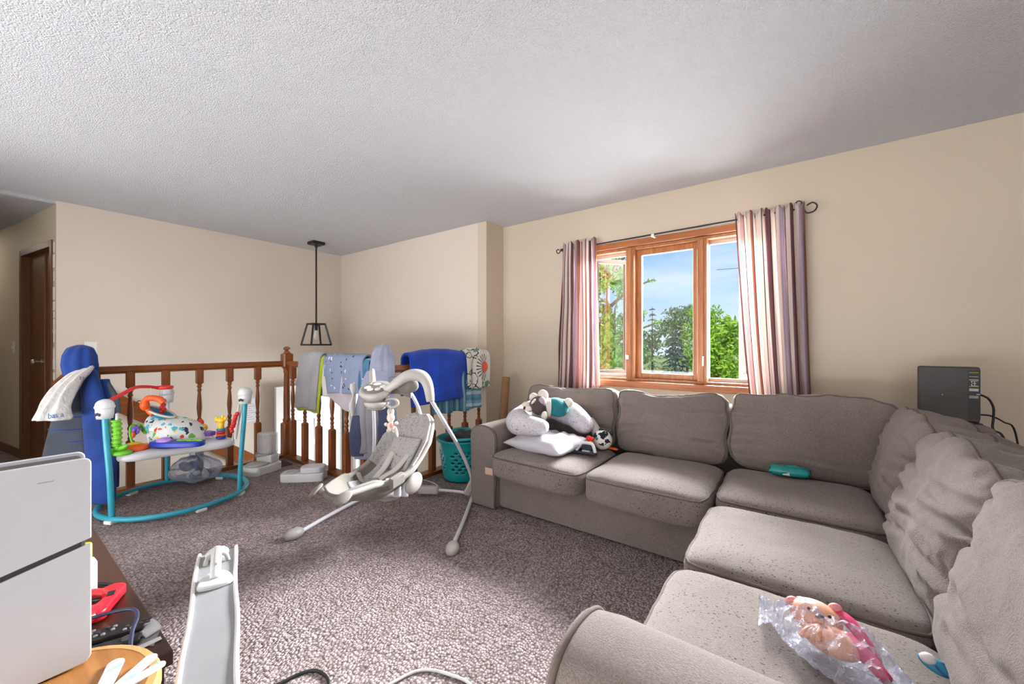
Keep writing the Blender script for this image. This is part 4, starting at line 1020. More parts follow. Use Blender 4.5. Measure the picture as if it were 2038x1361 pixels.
# starburst creature motif on the printed blanket
def folds(name, mat, parent, path, rad, nfold, amp, seed, n=64, nv=40, flat=1., a0=0, a1=2*PI, dirx=(1, 0, 0), solid=0):
    """hanging garment tube: elliptical, folded sections along a path; rad: list of (rx, ry)"""
    P_ = spl(path, 10); dx = V(dirx).normalized(); dy = V((-dx.y, dx.x, 0))
    def f(u, v):
        i = v*(len(P_)-1); k = min(int(i), len(P_)-2); p = P_[k].lerp(P_[k+1], i-k)
        rx, ry = interp([r[0] for r in rad], v), interp([r[1] for r in rad], v); a = lerp(a0, a1, u)
        m = 1+amp*math.sin(nfold*a+seed+2*noise.noise(V((v*2, seed, 0))))+amp*.5*math.sin(nfold*1.7*a+v*3)
        if abs(a1-a0-2*PI) < 1e-4: m = 1+amp*math.sin(nfold*a+seed+1.5*math.sin(v*4))
        return p+dx*math.cos(a)*rx*m+dy*math.sin(a)*ry*m
    b = MB(); full = abs(a1-a0-2*PI) < 1e-4
    b.grid(f, n, nv, closeu=full, uvs=False)
    if full: bmesh.ops.holes_fill(b.bm, edges=b.bm.edges[:], sides=0)
    return b.build(name, mat, parent, smooth='all', solid=solid)
# grey blue hooded sweatshirt on the corner post
t = thing('hooded_sweatshirt', 'blue grey hooded sweatshirt hung by its hood on the corner post', 'sweatshirt', (RC, RB, 1.1))
hx_ = V((.808, .589, 0))
folds('hood', 'hoodie', t, [(-2.605, 1.865, .90), (-2.61, 1.87, .98), (-2.62, 1.88, 1.06), (-2.625, 1.885, 1.125), (-2.628, 1.888, 1.155)], [(.095, .07), (.092, .075), (.082, .07), (.058, .055), (.012, .012)], 9, .07, 2, dirx=hx_)
folds('body', 'hoodie', t, [(-2.60, 1.83, .95), (-2.60, 1.81, .80), (-2.60, 1.80, .6), (-2.60, 1.79, .40), (-2.60, 1.79, .29)], [(.085, .05), (.12, .05), (.15, .055), (.165, .06), (.15, .05)], 6, .10, 5, dirx=hx_)
cam_ = V((.589, -.808, 0))
for off, w_, m, nm, z0, z1 in ((-.01, .055, 'hgrey', 'front_panel', .30, .86), (-.12, .05, 'navy', 'side_panel', .32, .62), (.09, .045, 'navy', 'side_panel', .36, .70), (-.065, .04, 'hgrey', 'sleeve', .34, .84)):
    base = V((-2.60, 1.80, 0))+hx_*off+cam_*.060
    folds(nm, m, t, [base+V((0, 0, z1)), base+V((0, 0, (z0+z1)/2)), base+V((0, 0, z0))], [(w_*.55, .014), (w_, .022), (w_*.9, .018)], 3, .12, off*30, n=28, nv=20, dirx=hx_)
b = MB(); base = V((-2.60, 1.80, 0))+hx_*-.155+cam_*.045
b.tube(spl([base+V((0, 0, .86)), base+V((.01, 0, .78)), base+V((-.01, 0, .70)), base+V((.005, 0, .60))], 6), lambda q: .016*(1+.6*math.sin(q*11)), 10, flat=.5); b.build('drawstring', 'cream', t, smooth='all')
# blue jacket on the near railing post
t = thing('puffer_jacket', 'blue jacket with slate quilted panels hung by its hood on the railing end', 'jacket', (RA, .46, 1.1))
folds('hood', 'jblue', t, [(-4.19, .455, .93), (-4.205, .45, 1.0), (-4.225, .452, 1.07), (-4.235, .455, 1.125), (-4.24, .457, 1.15)], [(.088, .08), (.098, .085), (.092, .08), (.066, .062), (.012, .012)], 8, .06, 2, dirx=hx_)
folds('body', 'jgrey', t, [(-4.16, .455, .98), (-4.17, .43, .80), (-4.19, .40, .58), (-4.20, .38, .35), (-4.20, .38, .20)], [(.07, .05), (.10, .055), (.13, .06), (.15, .065), (.155, .065)], 4, .04, 1, dirx=hx_)
def quilt(z, k):
    b = MB(); c = V((-4.195, .40-.0*(k), z)); w = lerp(.15, .12, (z-.2)/.6)
    b.tube([c+hx_*(math.cos(a)*w*1.02)+V((.589, -.808, 0))*(math.sin(a)*.066) for a in [PI*(.08+.84*i/14) for i in range(15)]], .004, 6); return b
for k in range(5): quilt(.30+.085*k, k).build('quilt_seam', 'jblue', t, smooth='all')
folds('front_flap', 'jblue', t, [(-4.08, .475, .97), (-4.03, .49, .80), (-3.98, .50, .60), (-3.94, .52, .35), (-3.93, .52, .10), (-3.93, .52, .05)], [(.055, .03), (.075, .035), (.085, .04), (.10, .045), (.105, .045), (.095, .035)], 3, .06, 4, dirx=hx_)
folds('sleeve', 'jblue', t, [(-4.07, .55, .90), (-4.03, .57, .70), (-3.99, .575, .48), (-3.97, .58, .28), (-3.965, .58, .13)], [(.035, .03), (.045, .036), (.045, .036), (.042, .034), (.038, .03)], 4, .05, 7, dirx=hx_)
folds('lower_panel', 'jgrey', t, [(-4.05, .565, .88), (-4.00, .60, .76), (-3.99, .61, .66)], [(.02, .015), (.03, .02), (.022, .015)], 3, .08, 2, n=24, nv=14, dirx=hx_)
# white carrier bag hung over the jacket hood
cb = [(-3.985, .45, .985), (-4.005, .425, .95), (-4.02, .375, .87), (-4.01, .32, .75), (-4.0, .30, .665), (-4.0, .297, .655)]
P_ = spl(cb, 10)
def cbf(u, v):
    i = v*(len(P_)-1); k = min(int(i), len(P_)-2); p = P_[k].lerp(P_[k+1], i-k)
    w = interp([.060, .062, .074, .085, .105, .09], v); a = 2*PI*u
    q = p+V((.75, .66, .42*(1-v)-.05))*w*math.cos(a)*1.0+V((.6, -.8, 0))*(.052*math.sin(a)*min(1, v*2+.2))
    q += V((.6, -.8, 0))*.016*math.sin(9*math.cos(a)+2*v)*min(1, 1.5-v)+V((.75, .66, 0))*.012*math.sin(5*v+3*math.cos(a))*v
    return q+V((.6, -.8, .3))*.012*noise.noise(q*13)
b = MB(); b.grid(cbf, 60, 44, closeu=True, uvs=False); bmesh.ops.holes_fill(b.bm, edges=b.bm.edges[:], sides=0)
o = b.build('carrier_bag', 'whitebag', smooth='all'); tag(o, 'white plastic carrier bag with blue lettering hung on the blue jacket hood', 'plastic bag')
text('lettering', 'bas a', .05, frame((.78, .60, .12), (-.2, .0, .98), V((.78, .60, .12)).cross(V((-.2, .0, .98))), (-3.905, .312, .69)), 'ink', o)
text('lettering_mark', 'Ea', .035, frame((.78, .60, .5), (-.5, -.1, .9), V((.78, .60, .5)).cross(V((-.5, -.1, .9))), (-3.93, .43, .925)), 'inkd', o)

# ------------------------------------------------------------------ LAUNDRY BASKET
bc = V((-2.345, 2.50, 0))
t = thing('laundry_basket', 'round teal plastic laundry basket with punched holes beside the sofa arm', 'laundry basket', bc)
b = MB(); NU, NV = 84, 24
def bw(u, v):
    a = 2*PI*u; r = lerp(.165, .215, v**.9); z = .015+v*.335
    return bc+V((r*math.cos(a), r*math.sin(a), z))
vs = [[b.bm.verts.new(bw(i/NU, j/NV)) for i in range(NU)] for j in range(NV+1)]
for j in range(NV):
    for i in range(NU):
        band = 5 <= j <= 17; row = (j-5)//2; inr = (j-5) % 2 == 0
        hole = band and inr and ((i+2*(row % 2)) % 4 in (0, 1)) and 2 < i % 21 < 19 and abs(i % 21-10)+abs(j-11)*.9 < 13
        if not hole: b.face((vs[j][i], vs[j][(i+1) % NU], vs[j+1][(i+1) % NU], vs[j+1][i]))
b.face(vs[0][::-1]); b.build('wall', 'basket', t, smooth='all', solid=.004, off=1)
b = MB(); b.lathe([(.213, .335), (.232, .338), (.236, .348), (.230, .356), (.214, .354)], bc, 60); bmesh.ops.delete(b.bm, geom=[f for f in b.bm.faces if len(f.verts) > 10], context='FACES_ONLY'); b.build('rim', 'basket', t, smooth='all')
for a in (-.75, 2.4):
    b = MB(); b.tube(spl([bc+V((.222*math.cos(a+d), .222*math.sin(a+d), .352+h)) for d, h in ((-.42, .0), (-.3, .02), (0, .024), (.3, .02), (.42, .0))], 6), .013, 10); b.build('grip', 'basket', t, smooth='all')
def heap(name, label, mat, c, r, seed, amp=.035):
    b = MB(); b.ball(c, r, None, 18, lambda p: p+p.normalized()*amp*(fn(p, 11, seed)+.5*fn(p, 24, seed)))
    return tag(b.build(name, mat, smooth='all'), label, 'clothes')
heap('dark_clothes', 'black clothes heaped in the teal laundry basket', 'blackcloth', bc+V((.01, -.02, .335)), (.155, .13, .075), 2)
heap('folded_clothes', 'grey and white clothes at the back of the teal laundry basket', 'cream', bc+V((-.02, .10, .345)), (.10, .06, .05), 5, .02)

# ------------------------------------------------------------------ BABY SWING
t = thing('baby_swing', 'pale grey baby swing with a patterned reclined seat on a white tube frame', 'baby swing', (-2.05, 1.6, 0))
for pts in ([(-1.56, 1.575, .022), (-1.75, 1.875, .02), (-1.92, 2.13, .022), (-1.965, 2.20, .05), (-1.962, 2.165, .20), (-1.935, 2.02, .42), (-1.89, 1.83, .64), (-1.842, 1.665, .815)],
            [(-2.415, 1.14, .022), (-2.50, 1.36, .02), (-2.575, 1.62, .022), (-2.565, 1.735, .05), (-2.54, 1.735, .20), (-2.47, 1.70, .50), (-2.40, 1.64, .80), (-2.36, 1.605, .93)]):
    b = MB(); b.tube(spl(pts, 8), .0125, 12); b.build('leg', 'swtube', t, smooth='all')
for p, d in (((-1.548, 1.562, 0), (.55, -.835, 0)), ((-2.424, 1.125, 0), (.2, -.98, 0))):
    d = V(d); b = MB(); b.ball(V(p)+V((0, 0, .022)), (.058, .038, .034), frame(d, V((0, 0, 1)).cross(d), (0, 0, 1), (0, 0, 0)).to_3x3(), 12, lambda q: V((q.x, q.y, max(q.z, -.0215))))
    b.build('floor_foot', 'lgrey', t, smooth='all')
b = MB(); b.tube(spl([(-1.975, 2.185, .035), (-2.08, 2.14, .045), (-2.28, 2.02, .05), (-2.45, 1.86, .045), (-2.56, 1.73, .04)], 6), .0105, 10); cb_ = b.build('cross_tube', 'swtube', t, smooth='all')
b = MB(); b.obox((-2.265, 2.03, .05), (.078, .024, .028), Euler((0, 0, .52)).to_matrix()); x = b.build('power_box', 'lgrey', cb_, smooth=True, bevel=.01, seg=3)
b = MB(); b.bar((-2.0, 2.16, .03), (-1.955, 2.21, .16), .03, .05); b.build('joint_plate', 'lgrey', t, smooth=True, bevel=.01)
# head: control disc, hub, arch arms
hc_ = V((-2.10, 1.455, .875))
n_ = V((.22, -.34, .92)).normalized(); e1_ = V((.808, .589, 0)); e1_ = (e1_-n_*e1_.dot(n_)).normalized(); mh_ = frame(e1_, n_.cross(e1_), n_, hc_)
b = MB(); b.lathe([(.055, -.045), (.088, -.03), (.10, -.006), (.096, .008), (.086, .014), (.07, .012)], (0, 0, 0), 32, mh_); hd_ = b.build('control_head', 'lgrey', t, smooth='all')
b = MB(); b.lathe([(.072, .012), (.074, .0155), (.06, .018)], (0, 0, 0), 28, mh_); b.build('control_panel', 'linend', hd_, smooth='all')
for (x, y, rx, ry) in ((-.046, -.004, .021, .019), (-.022, -.030, .019, .018), (.024, -.026, .019, .019), (.046, .004, .020, .018), (.0, .036, .026, .016)):
    b = MB(); b.ball(mh_ @ V((x, y, .018)), (rx, ry, .004), mh_.to_3x3(), 8); b.build('button', 'whitep', hd_, smooth='all')
b = MB(); b.ball(mh_ @ V((-.01, -.082, .004)), (.008, .005, .005), mh_.to_3x3(), 8); b.ball(mh_ @ V((.022, -.081, .004)), (.005, .004, .004), mh_.to_3x3(), 6); b.build('sensor', 'whitep', hd_, smooth='all')
b = MB(); b.lathe([(.03, -.085), (.055, -.075), (.06, -.05), (.05, -.03)], hc_+V((0, 0, 0)), 24); b.build('hub', 'mgrey', hd_, smooth='all')
b = MB(); b.lathe([(.045, -.115), (.066, -.10), (.074, -.085), (.072, -.075), (.06, -.072)], hc_+V((.01, 0, 0)), 28); b.build('toy_tray', 'lgrey', hd_, smooth='all')
b = MB(); b.lathe([(.02, -.128), (.05, -.12), (.058, -.108)], hc_+V((.01, 0, 0)), 22); b.build('mirror_bowl', 'mgrey', hd_, smooth='all')
rc_ = hc_+e1_*.098+V((0, 0, -.085))
b = MB(); b.tube([rc_+e1_*.040*math.cos(2*PI*k/24)+V((.1, -.14, .9)).normalized()*.028*math.sin(2*PI*k/24) for k in range(24)], .008, 8, closed=True); b.build('toy_ring', 'lgrey', hd_, smooth='all')
b = MB(); b.tube(spl([hc_+e1_*.07+V((0, -.02, -.012)), (-1.975, 1.51, .915), (-1.94, 1.55, .952), (-1.905, 1.59, .965), (-1.87, 1.632, .95), (-1.85, 1.655, .895), (-1.841, 1.667, .80)], 8), lambda q: .018+.016*math.sin(q*PI*.9), 16, flat=1.1); b.build('arch_arm', 'lgrey', t, smooth='all')
b = MB(); b.tube(spl([hc_-e1_*.06+V((0, .03, .01)), (-2.18, 1.49, .90), (-2.26, 1.54, .95), (-2.32, 1.58, .972), (-2.355, 1.60, .95), (-2.365, 1.61, .90)], 8), lambda q: .022-.008*q, 14, flat=1.15); b.build('arch_arm', 'lgrey', t, smooth='all')
b = MB()
def webf(u, v):   # dark shell between head and right arch
    p0 = hc_+e1_*lerp(.02, .19, u)+V((-.03, .06, lerp(.03, .01, u))); return p0+V((0, .0, -.075*v+.018*math.sin(u*PI)))+n_*0
b.grid(webf, 16, 8); b.build('arch_web', 'linend', t, smooth='all', solid=.02)
b = MB(); b.ball((-1.985, 1.60, .895), (.075, .035, .055), frame(e1_, n_.cross(e1_), n_, (0, 0, 0)).to_3x3(), 14); b.build('motor_hub', 'linend', t, smooth='all')
b = MB(); b.tube(spl([(-1.995, 1.61, .87), (-2.03, 1.70, .79), (-2.09, 1.80, .66), (-2.13, 1.80, .50), (-2.12, 1.66, .33), (-2.05, 1.50, .27)], 8), .012, 10); b.build('swing_arm', 'swtube', t, smooth='all')
# seat shell
sp_ = [(-1.90, 1.055, .375), (-1.93, 1.20, .325), (-1.965, 1.36, .285), (-1.985, 1.53, .345), (-2.02, 1.68, .50), (-2.05, 1.79, .665)]
SP = spl(sp_, 10); lat = V((.988, .155, 0)); SW = [.075, .125, .155, .172, .178, .10]; SD = [.02, .085, .115, .105, .075, .02]
def seat_pt(u, v, lift=0., k=1.):
    i = v*(len(SP)-1); j = min(int(i), len(SP)-2); p = SP[j].lerp(SP[j+1], i-j); tg = (SP[min(j+2, len(SP)-1)]-SP[max(j-1, 0)]).normalized(); nn = lat.cross(tg); nn = nn if nn.z > 0 else -nn
    s = (u*2-1)*k; w, d = interp(SW, v), interp(SD, v)
    if v > .9: w *= math.sqrt(max(0.02, 1-((v-.9)/.1)**2*.75))
    return p+lat*(w*math.copysign(abs(s)**.9, s))+nn*(d*abs(s)**2.4+lift)
b = MB(); b.grid(lambda u, v: seat_pt(u, v)+V((0, 0, .004*fn((u, v, 0), 7, 2))), 40, 60); b.build('seat_shell', 'linend', t, smooth='all', solid=.022, off=0)
b = MB(); b.tube([seat_pt(0, k/40) for k in range(41)]+[seat_pt(k/14, 1) for k in range(1, 14)]+[seat_pt(1, 1-k/40) for k in range(41)], .016, 10); b.build('seat_rim', 'linen', t, smooth='all')
b = MB(); b.grid(lambda u, v: seat_pt(u, .60+.40*v, .020+.012*math.sin(v*PI)), 30, 26); b.build('head_rest', 'knit', t, smooth='all', solid=.014, off=0)
b = MB(); b.grid(lambda u, v: seat_pt(u, .22+.62*v, .030+.014*math.sin(v*PI)*(1-(2*u-1)**2), .70), 30, 40); b.build('seat_pad', 'knit2', t, smooth='all', solid=.014, off=0)
b = MB(); b.grid(lambda u, v: seat_pt(u, .60+.22*v, .050+.022*math.sin(v*PI)*(1-(2*u-1)**4), .55), 24, 20); b.build('head_pillow', 'knit2', t, smooth='all', solid=.018, off=0)
b = MB(); b.grid(lambda u, v: seat_pt(u, .02+.24*v, .014+.01*math.sin(v*PI)), 30, 20); b.build('foot_cover', 'linend', t, smooth='all', solid=.018, off=0)
for s_ in (-1, 1):
    b = MB(); b.tube(spl([seat_pt(.5+s_*.16, .72, .07), seat_pt(.5+s_*.12, .60, .085), seat_pt(.5+s_*.06, .47, .09), seat_pt(.5+s_*.02, .40, .075)], 6), .022, 8, flat=.3, up=(0, 0, 1)); b.build('harness_strap', 'cream', t, smooth='all')
    b = MB(); b.tube(spl([seat_pt(.5+s_*.05, .40, .07), seat_pt(.5+s_*.22, .36, .06), seat_pt(.5+s_*.38, .36, .06)], 5), .018, 8, flat=.3); b.build('harness_strap', 'linen', t, smooth='all')
b = MB(); b.ball(seat_pt(.5, .395, .085), (.03, .03, .014), None, 10); b.build('buckle', 'mgrey', t, smooth='all')
b = MB(); b.tube(spl([seat_pt(.5, .38, .07), seat_pt(.5, .32, .06), seat_pt(.5, .25, .04)], 5), .03, 8, flat=.35); b.build('crotch_strap', 'linend', t, smooth='all')
for s_ in (0., 1.):
    c = seat_pt(s_, .02)+V((-.03+.05*s_, -.02, .0)); b = MB(); b.ball(c, (.030, .050, .013), Euler((.45, .5 if s_ else -.5, .2)), 10); b.build('fabric_ear', 'linend', t, smooth='all')
b = MB(); b.obox(seat_pt(1.04, .40, -.012)+V((.008, 0, -.01)), (.016, .045, .030), Euler((.2, .2, .1)).to_matrix()); b.build('side_pocket', 'linend', t, smooth=True, bevel=.006)
b = MB(); b.ball(seat_pt(1.0, .60, -.02)+V((.0, .0, -.07)), (.03, .07, .055), Euler((.5, 0, .15)), 12); b.build('recline_housing', 'lgrey', t, smooth='all')
for dx, dy, L_ in ((0, .0, .10), (.01, .05, .11)):
    p = V((-1.905+dx, 1.475+dy, .36)); b = MB(); b.tube(spl([p, p+V((.004, -.008, -.05)), p+V((.01, -.02, -L_))], 4), lambda q: .018+.004*q, 10); b.build('recline_lever', 'swtube', t, smooth='all')
b = MB(); b.ball((-1.975, 1.47, .245), (.06, .08, .022), None, 10); b.build('seat_base', 'lgrey', t, smooth='all')
# hanging plush
tp = thing('plush_bunny', 'tiny cream plush bunny with a pink patch hanging below the swing controls', 'plush toy', rc_+V((0, 0, -.04)))
b0 = rc_+V((.0, -.006, -.035))
b = MB(); b.tube([b0+V((0, 0, .01)), b0+V((0, 0, -.03))], .003, 6); b.build('cord', 'cream', tp)
b = MB(); b.ball(b0+V((0, 0, -.055)), (.026, .022, .030), None, 12); b.build('head', 'plushw', tp, smooth='all')
b = MB(); b.ball(b0+V((.004, 0, -.108)), (.026, .022, .030), None, 12); b.build('body', 'plushw', tp, smooth='all')
b = MB(); b.ball(b0+V((.022, -.012, -.098)), (.014, .010, .015), None, 8); b.build('patch', 'pink', tp, smooth='all')
for dx, dz in ((-.028, -.095), (.034, -.09), (-.014, -.132), (.02, -.136)):
    b = MB(); b.ball(b0+e1_*dx+V((0, 0, dz)), (.013, .012, .012), None, 8); b.build('paw', 'plushw', tp, smooth='all')
for dx in (-.012, .012):
    b = MB(); b.ball(b0+e1_*dx*1.1+V((0, 0, -.02)), (.009, .008, .02), None, 8); b.build('ear', 'plushw', tp, smooth='all')
b = MB(); b.ball(b0+e1_*.036+V((0, 0, -.142)), (.012, .006, .034), Euler((0, -.4, 0)), 8); b.build('ribbon', 'whitep', tp, smooth='all')
# ------------------------------------------------------------------ FOREGROUND: stand, stool, console, panel unit
SX0, SX1, SY0, SY1, SZ = -2.75, -1.16, -.16, .27, .45
t = thing('media_stand', 'dark brown wooden media stand under the games console', 'media stand', (-1.95, .05, 0))
b = MB(); b.box(SX0, SX1, SY0, SY1, SZ-.035, SZ); b.build('top', 'darkwood', t, smooth=False, bevel=.004)
b = MB(); b.box(SX0+.02, SX1-.015, SY0+.01, SY1-.02, .06, SZ-.0355); b.box(SX0+.05, SX1-.05, SY0+.03, SY1-.05, 0, .06); b.build('cabinet_body', 'darkwood', t, smooth=False, bevel=.003)
for k in range(3):
    x0 = SX0+.04+k*.507; b = MB(); b.box(x0, x0+.49, SY1-.02, SY1-.006, .08, SZ-.05); d = b.build('door', 'darkwood', t, smooth=False, bevel=.004)
    b = MB(); b.tube([(x0+.40, SY1-.004, .32), (x0+.46, SY1-.004, .32)], .006, 8); b.build('handle', 'chrome', d)
# stool
sc_ = V((-1.05, .05, 0)); st = .52
t = thing('wooden_stool', 'round honey coloured wooden stool at the end of the dark stand', 'stool', sc_)
b = MB(); b.lathe([(.05, st-.035), (.156, st-.035), (.156, st-.0), (.01, st)], sc_, 48); b.build('seat', 'stool', t, angle=30)
b = MB(); b.lathe([(.1545, st-.038), (.162, st-.036), (.172, st-.024), (.172, st-.010), (.166, st-.001), (.154, st+.0004)], sc_, 48); bmesh.ops.delete(b.bm, geom=[f for f in b.bm.faces if len(f.verts) > 10], context='FACES_ONLY'); b.build('rim', 'stooledge', t)
for a in (-.2, 1.45, -1.8, -2.6):
    b = MB(); dx, dy = .075*math.cos(a), .09*math.sin(a)
    b.tube([(sc_.x+dx, sc_.y+dy, st-.036), (sc_.x+max(dx, -.06)*1.15, sc_.y+dy*1.5, 0)], .017, 10); b.build('leg', 'stool', t)
# wooden hand of painted sticks
t = thing('painted_sticks', 'three white and blue painted flat wooden sticks fanned on the stool', 'sticks', (-1.02, .14, st))
so = V((-.975, .12, st+.004))
for i, (e, w) in enumerate((((-1.082, .163), .013), ((-1.037, .205), .011), ((-.993, .209), .010))):
    e = V((e[0], e[1], st+.004)); d = (e-so).normalized(); sd = V((-d.y, d.x, 0)); pts = []
    for k in range(9):
        a = PI*k/8; pts.append(e+sd*w*math.cos(a)+d*w*math.sin(a))
    pts += [so-sd*w*.9, so+sd*w*.9]
    b = MB(); b.prism([(p.x, p.y) for p in pts], st+.002+.0045*i, st+.006+.0045*i); b.build('stick', 'wash', t, smooth=False, bevel=.001)
# games console standing on the stool
t = thing('game_console', 'white two panel games console standing upright on the stool', 'games console', (-1.17, .03, st))
def plate(y0, y1, z0, z1, x0, x1, r, cut):
    pts = []
    if cut == 'low':   # lower panel: slit slopes along its top
        base = [(y1-r, z0, 'c1'), ]
        pts = [(y0, z0)]+[(y1-r+r*math.sin(a), z0+r-r*math.cos(a)) for a in [PI/2*k/6 for k in range(7)]]+[(y1, z1+.028), (y0, z1-.030)]
    else:
        pts = [(y0, z0-.030), (y1, z0+.028)]+[(y1-r+r*math.cos(a), z1-r+r*math.sin(a)) for a in [PI/2*k/6 for k in range(7)]]+[(y0, z1)]
    m = Matrix(((0, 0, 1, 0), (1, 0, 0, 0), (0, 1, 0, 0), (0, 0, 0, 1)))
    return MB().prism(pts, x0, x1, m)
CZ = .927; mid = .735
for x0, x1 in ((-1.139, -1.133), (-1.215, -1.209)):
    plate(-.10, .137, st+.004, mid-.006, x0, x1, .016, 'low').build('side_panel', 'console', t, smooth=False, bevel=.002)
    plate(-.10, .137, mid+.004, CZ, x0, x1, .012, 'top').build('side_panel', 'console', t, smooth=False, bevel=.002)
b = MB(); b.box(-1.2085, -1.1395, -.10, .130, st+.001, CZ-.006); b.build('body', 'dgrey', t, smooth=False, bevel=.006)
b = MB(); b.box(-1.1329, -1.1324, .068, .088, .893, .8945); b.build('logo_mark', 'gpaper', t, smooth=False)
# on the stand
o = MB().lathe([(.022, SZ), (.024, SZ+.005), (.024, SZ+.085), (.018, SZ+.098), (.012, SZ+.101)], (-1.61, .182, 0), 18).build('lotion_bottle', 'white', None)
tag(o, 'white bottle with an orange cap standing behind the games console', 'bottle')
b = MB(); b.lathe([(.014, SZ+.1012), (.014, SZ+.14), (.012, SZ+.143)], (-1.61, .182, 0), 14); b.build('cap', 'yellow', o)
t = thing('grip_tool', 'red plastic grip tool with a trigger lying on the dark stand', 'tool', (-1.50, .20, SZ))
mq = frame((.95, -.3, 0), (.3, .95, 0), (0, 0, 1), (-1.50, .205, SZ+.002))
pl = [(p.x, p.y) for p in spl([V(q) for q in ((-.06, .01, 0), (-.045, .035, 0), (-.01, .030, 0), (.04, .02, 0), (.075, .015, 0), (.085, -.005, 0), (.06, -.022, 0), (.02, -.005, 0), (-.01, .005, 0), (-.03, -.01, 0), (-.05, -.012, 0))], 5, True)]
b = MB(); b.prism(pl, 0, .028, mq); b.build('body', 'redp', t, smooth=True, bevel=.006, seg=3)
b = MB(); b.tube([mq @ p for p in spl([V((-.035, .0, .016)), V((-.06, -.04, .016)), V((-.05, -.085, .014))], 6)], .011, 10); b.build('trigger', 'redp', t, smooth='all')
b = MB(); b.ball(mq @ V((.075, -.03, .018)), (.03, .055, .018), mq.to_3x3() @ Matrix.Rotation(.75, 3, 'Z'), 12); b.build('grip', 'redp', t, smooth='all')
b = MB(); b.box(-.012, .012, .005, .02, .028, .0295, mq); b.build('slot', 'black', t, smooth=False)
b = MB(); b.tube(spl([(-1.40, .150, SZ+.03), (-1.385, .175, SZ+.036), (-1.365, .205, SZ+.04), (-1.33, .23, SZ+.046), (-1.29, .232, SZ+.045), (-1.245, .215, SZ+.036), (-1.205, .205, SZ+.02), (-1.175, .20, SZ+.01)], 7), .0042, 9)
o = b.build('usb_cable', 'bcable', smooth='all'); tag(o, 'dark blue cable crossing the remote controls on the stand', 'cable')
b = MB(); b.bar((-1.43, .115, SZ+.028), (-1.40, .150, SZ+.030), .020, .010); b.build('plug', 'cable', o, smooth=True, bevel=.002)
b = MB(); b.tube(spl([(-1.66, .20, SZ+.006), (-1.60, .235, SZ+.007), (-1.57, .23, SZ+.006), (-1.545, .215, SZ+.008), (-1.56, .19, SZ+.006)], 6), .005, 8); tag(b.build('charging_cable', 'cable', smooth='all'), 'black looped cable behind the red grip tool on the stand', 'cable')
def remote(name, label, a, b_, w, z, btn):
    a, b_ = V(a), V(b_); d = b_-a; L = d.length; m = frame(d, V((0, 0, 1)).cross(d), (0, 0, 1), (a+b_)/2); m.translation.z = z
    o = MB().box(-L/2, L/2, -w/2, w/2, 0, .015, m).build(name, 'blackp', None, smooth=True, bevel=.005, seg=3); tag(o, label, 'remote control')
    if btn:
        k_ = 0
        for i in range(9):
            for j in range(3):
                if (i+j) % 4 == 3 or i == 4: continue
                bb = MB(); bb.lathe([(.0042, .0148), (.0042, .0172), (.003, .0178)], (0, 0, 0), 8, m @ Matrix.Translation((-L/2+.03+i*.013, (j-1)*.012, 0))); bb.build('button', 'mgrey' if (i*j) % 3 == 0 else 'dgrey', o)
    else:
        bb = MB(); bb.lathe([(.012, .0148), (.012, .0165), (.009, .017)], (0, 0, 0), 16, m @ Matrix.Translation((L*.25, 0, 0))); bb.build('button', 'dgrey', o)
    return o
b = MB(); b.prism([(-1.335, .250), (-1.262, .268), (-1.208, .245), (-1.30, .175), (-1.36, .185)], SZ+.0006, SZ+.0018); tag(b.build('grey_paper', 'gpaper', smooth=False), 'grey sheet of paper under the remote controls on the stand', 'paper')
b = MB(); b.grid(lambda u, v: (lerp(-1.335, -1.262, u)+.012*v, lerp(.262, .269, u)-.034*v+.004*u, SZ+.004+.007*math.sin(u*PI)*(1-v*.4)), 10, 6); tag(b.build('folded_paper', 'paper', smooth='all', solid=.0008), 'small folded white paper at the front edge of the stand', 'paper')
b = MB(); b.prism([(-1.232, .262), (-1.218, .262), (-1.215, .195), (-1.235, .185)], SZ+.002, SZ+.0032, Matrix.Identity(4)); tag(b.build('paper_strip', 'paper', smooth=False), 'narrow white paper strip beside the stool on the stand', 'paper')
remote('remote_control', 'black remote control with many small buttons on the stand', (-1.36, .135, 0), (-1.297, .248, 0), .040, SZ+.0025, True)
remote('remote_control', 'plain black remote control beside the buttoned one', (-1.285, .145, 0), (-1.252, .232, 0), .030, SZ+.0025, False)
# white upright panel unit
u0 = V((-1.485, .4535, 0)); ud = V((-.95, .315, 0)).normalized()*-1; un = V((-ud.y, ud.x, 0))   # runs towards the camera
t = thing('handled_panel', 'long narrow white panel unit with grey top and carrying handle beside the dark stand', 'panel', u0)
L_ = .80; hw = .050; uz = .50
mu = frame(ud, un, (0, 0, 1), u0)
b = MB(); b.box(0, L_, -hw, hw, .03, uz-.006, mu); b.box(.05, .12, -hw*.9, hw*.9, 0, .03, mu); b.box(L_-.12, L_-.05, -hw*.9, hw*.9, 0, .03, mu); b.build('body', 'white', t, smooth=False, bevel=.004)
b = MB(); b.box(.006, L_-.004, -hw+.007, hw-.007, uz-.006, uz-.003, mu); b.build('top_plate', 'panelgrey', t, smooth=False)
for s_ in (-1, 1):
    b = MB(); b.tube([mu @ V((x, s_*(hw-.004+.0018*math.sin(x*17+s_)), uz-.002+.001*math.sin(x*23))) for x in [L_*k/40 for k in range(41)]], .0052, 8); b.build('edge_lip', 'whitep', t, smooth='all')
b = MB(); hz = uz-.003
b.prism([(p.x, p.y) for p in spl([V(q) for q in ((.195, -.034, 0), (.232, -.037, 0), (.242, 0, 0), (.232, .037, 0), (.195, .034, 0), (.165, .016, 0), (.165, -.016, 0))], 5, True)], hz, hz+.014, mu)
b.build('handle_mount', 'white', t, smooth=True, bevel=.004)
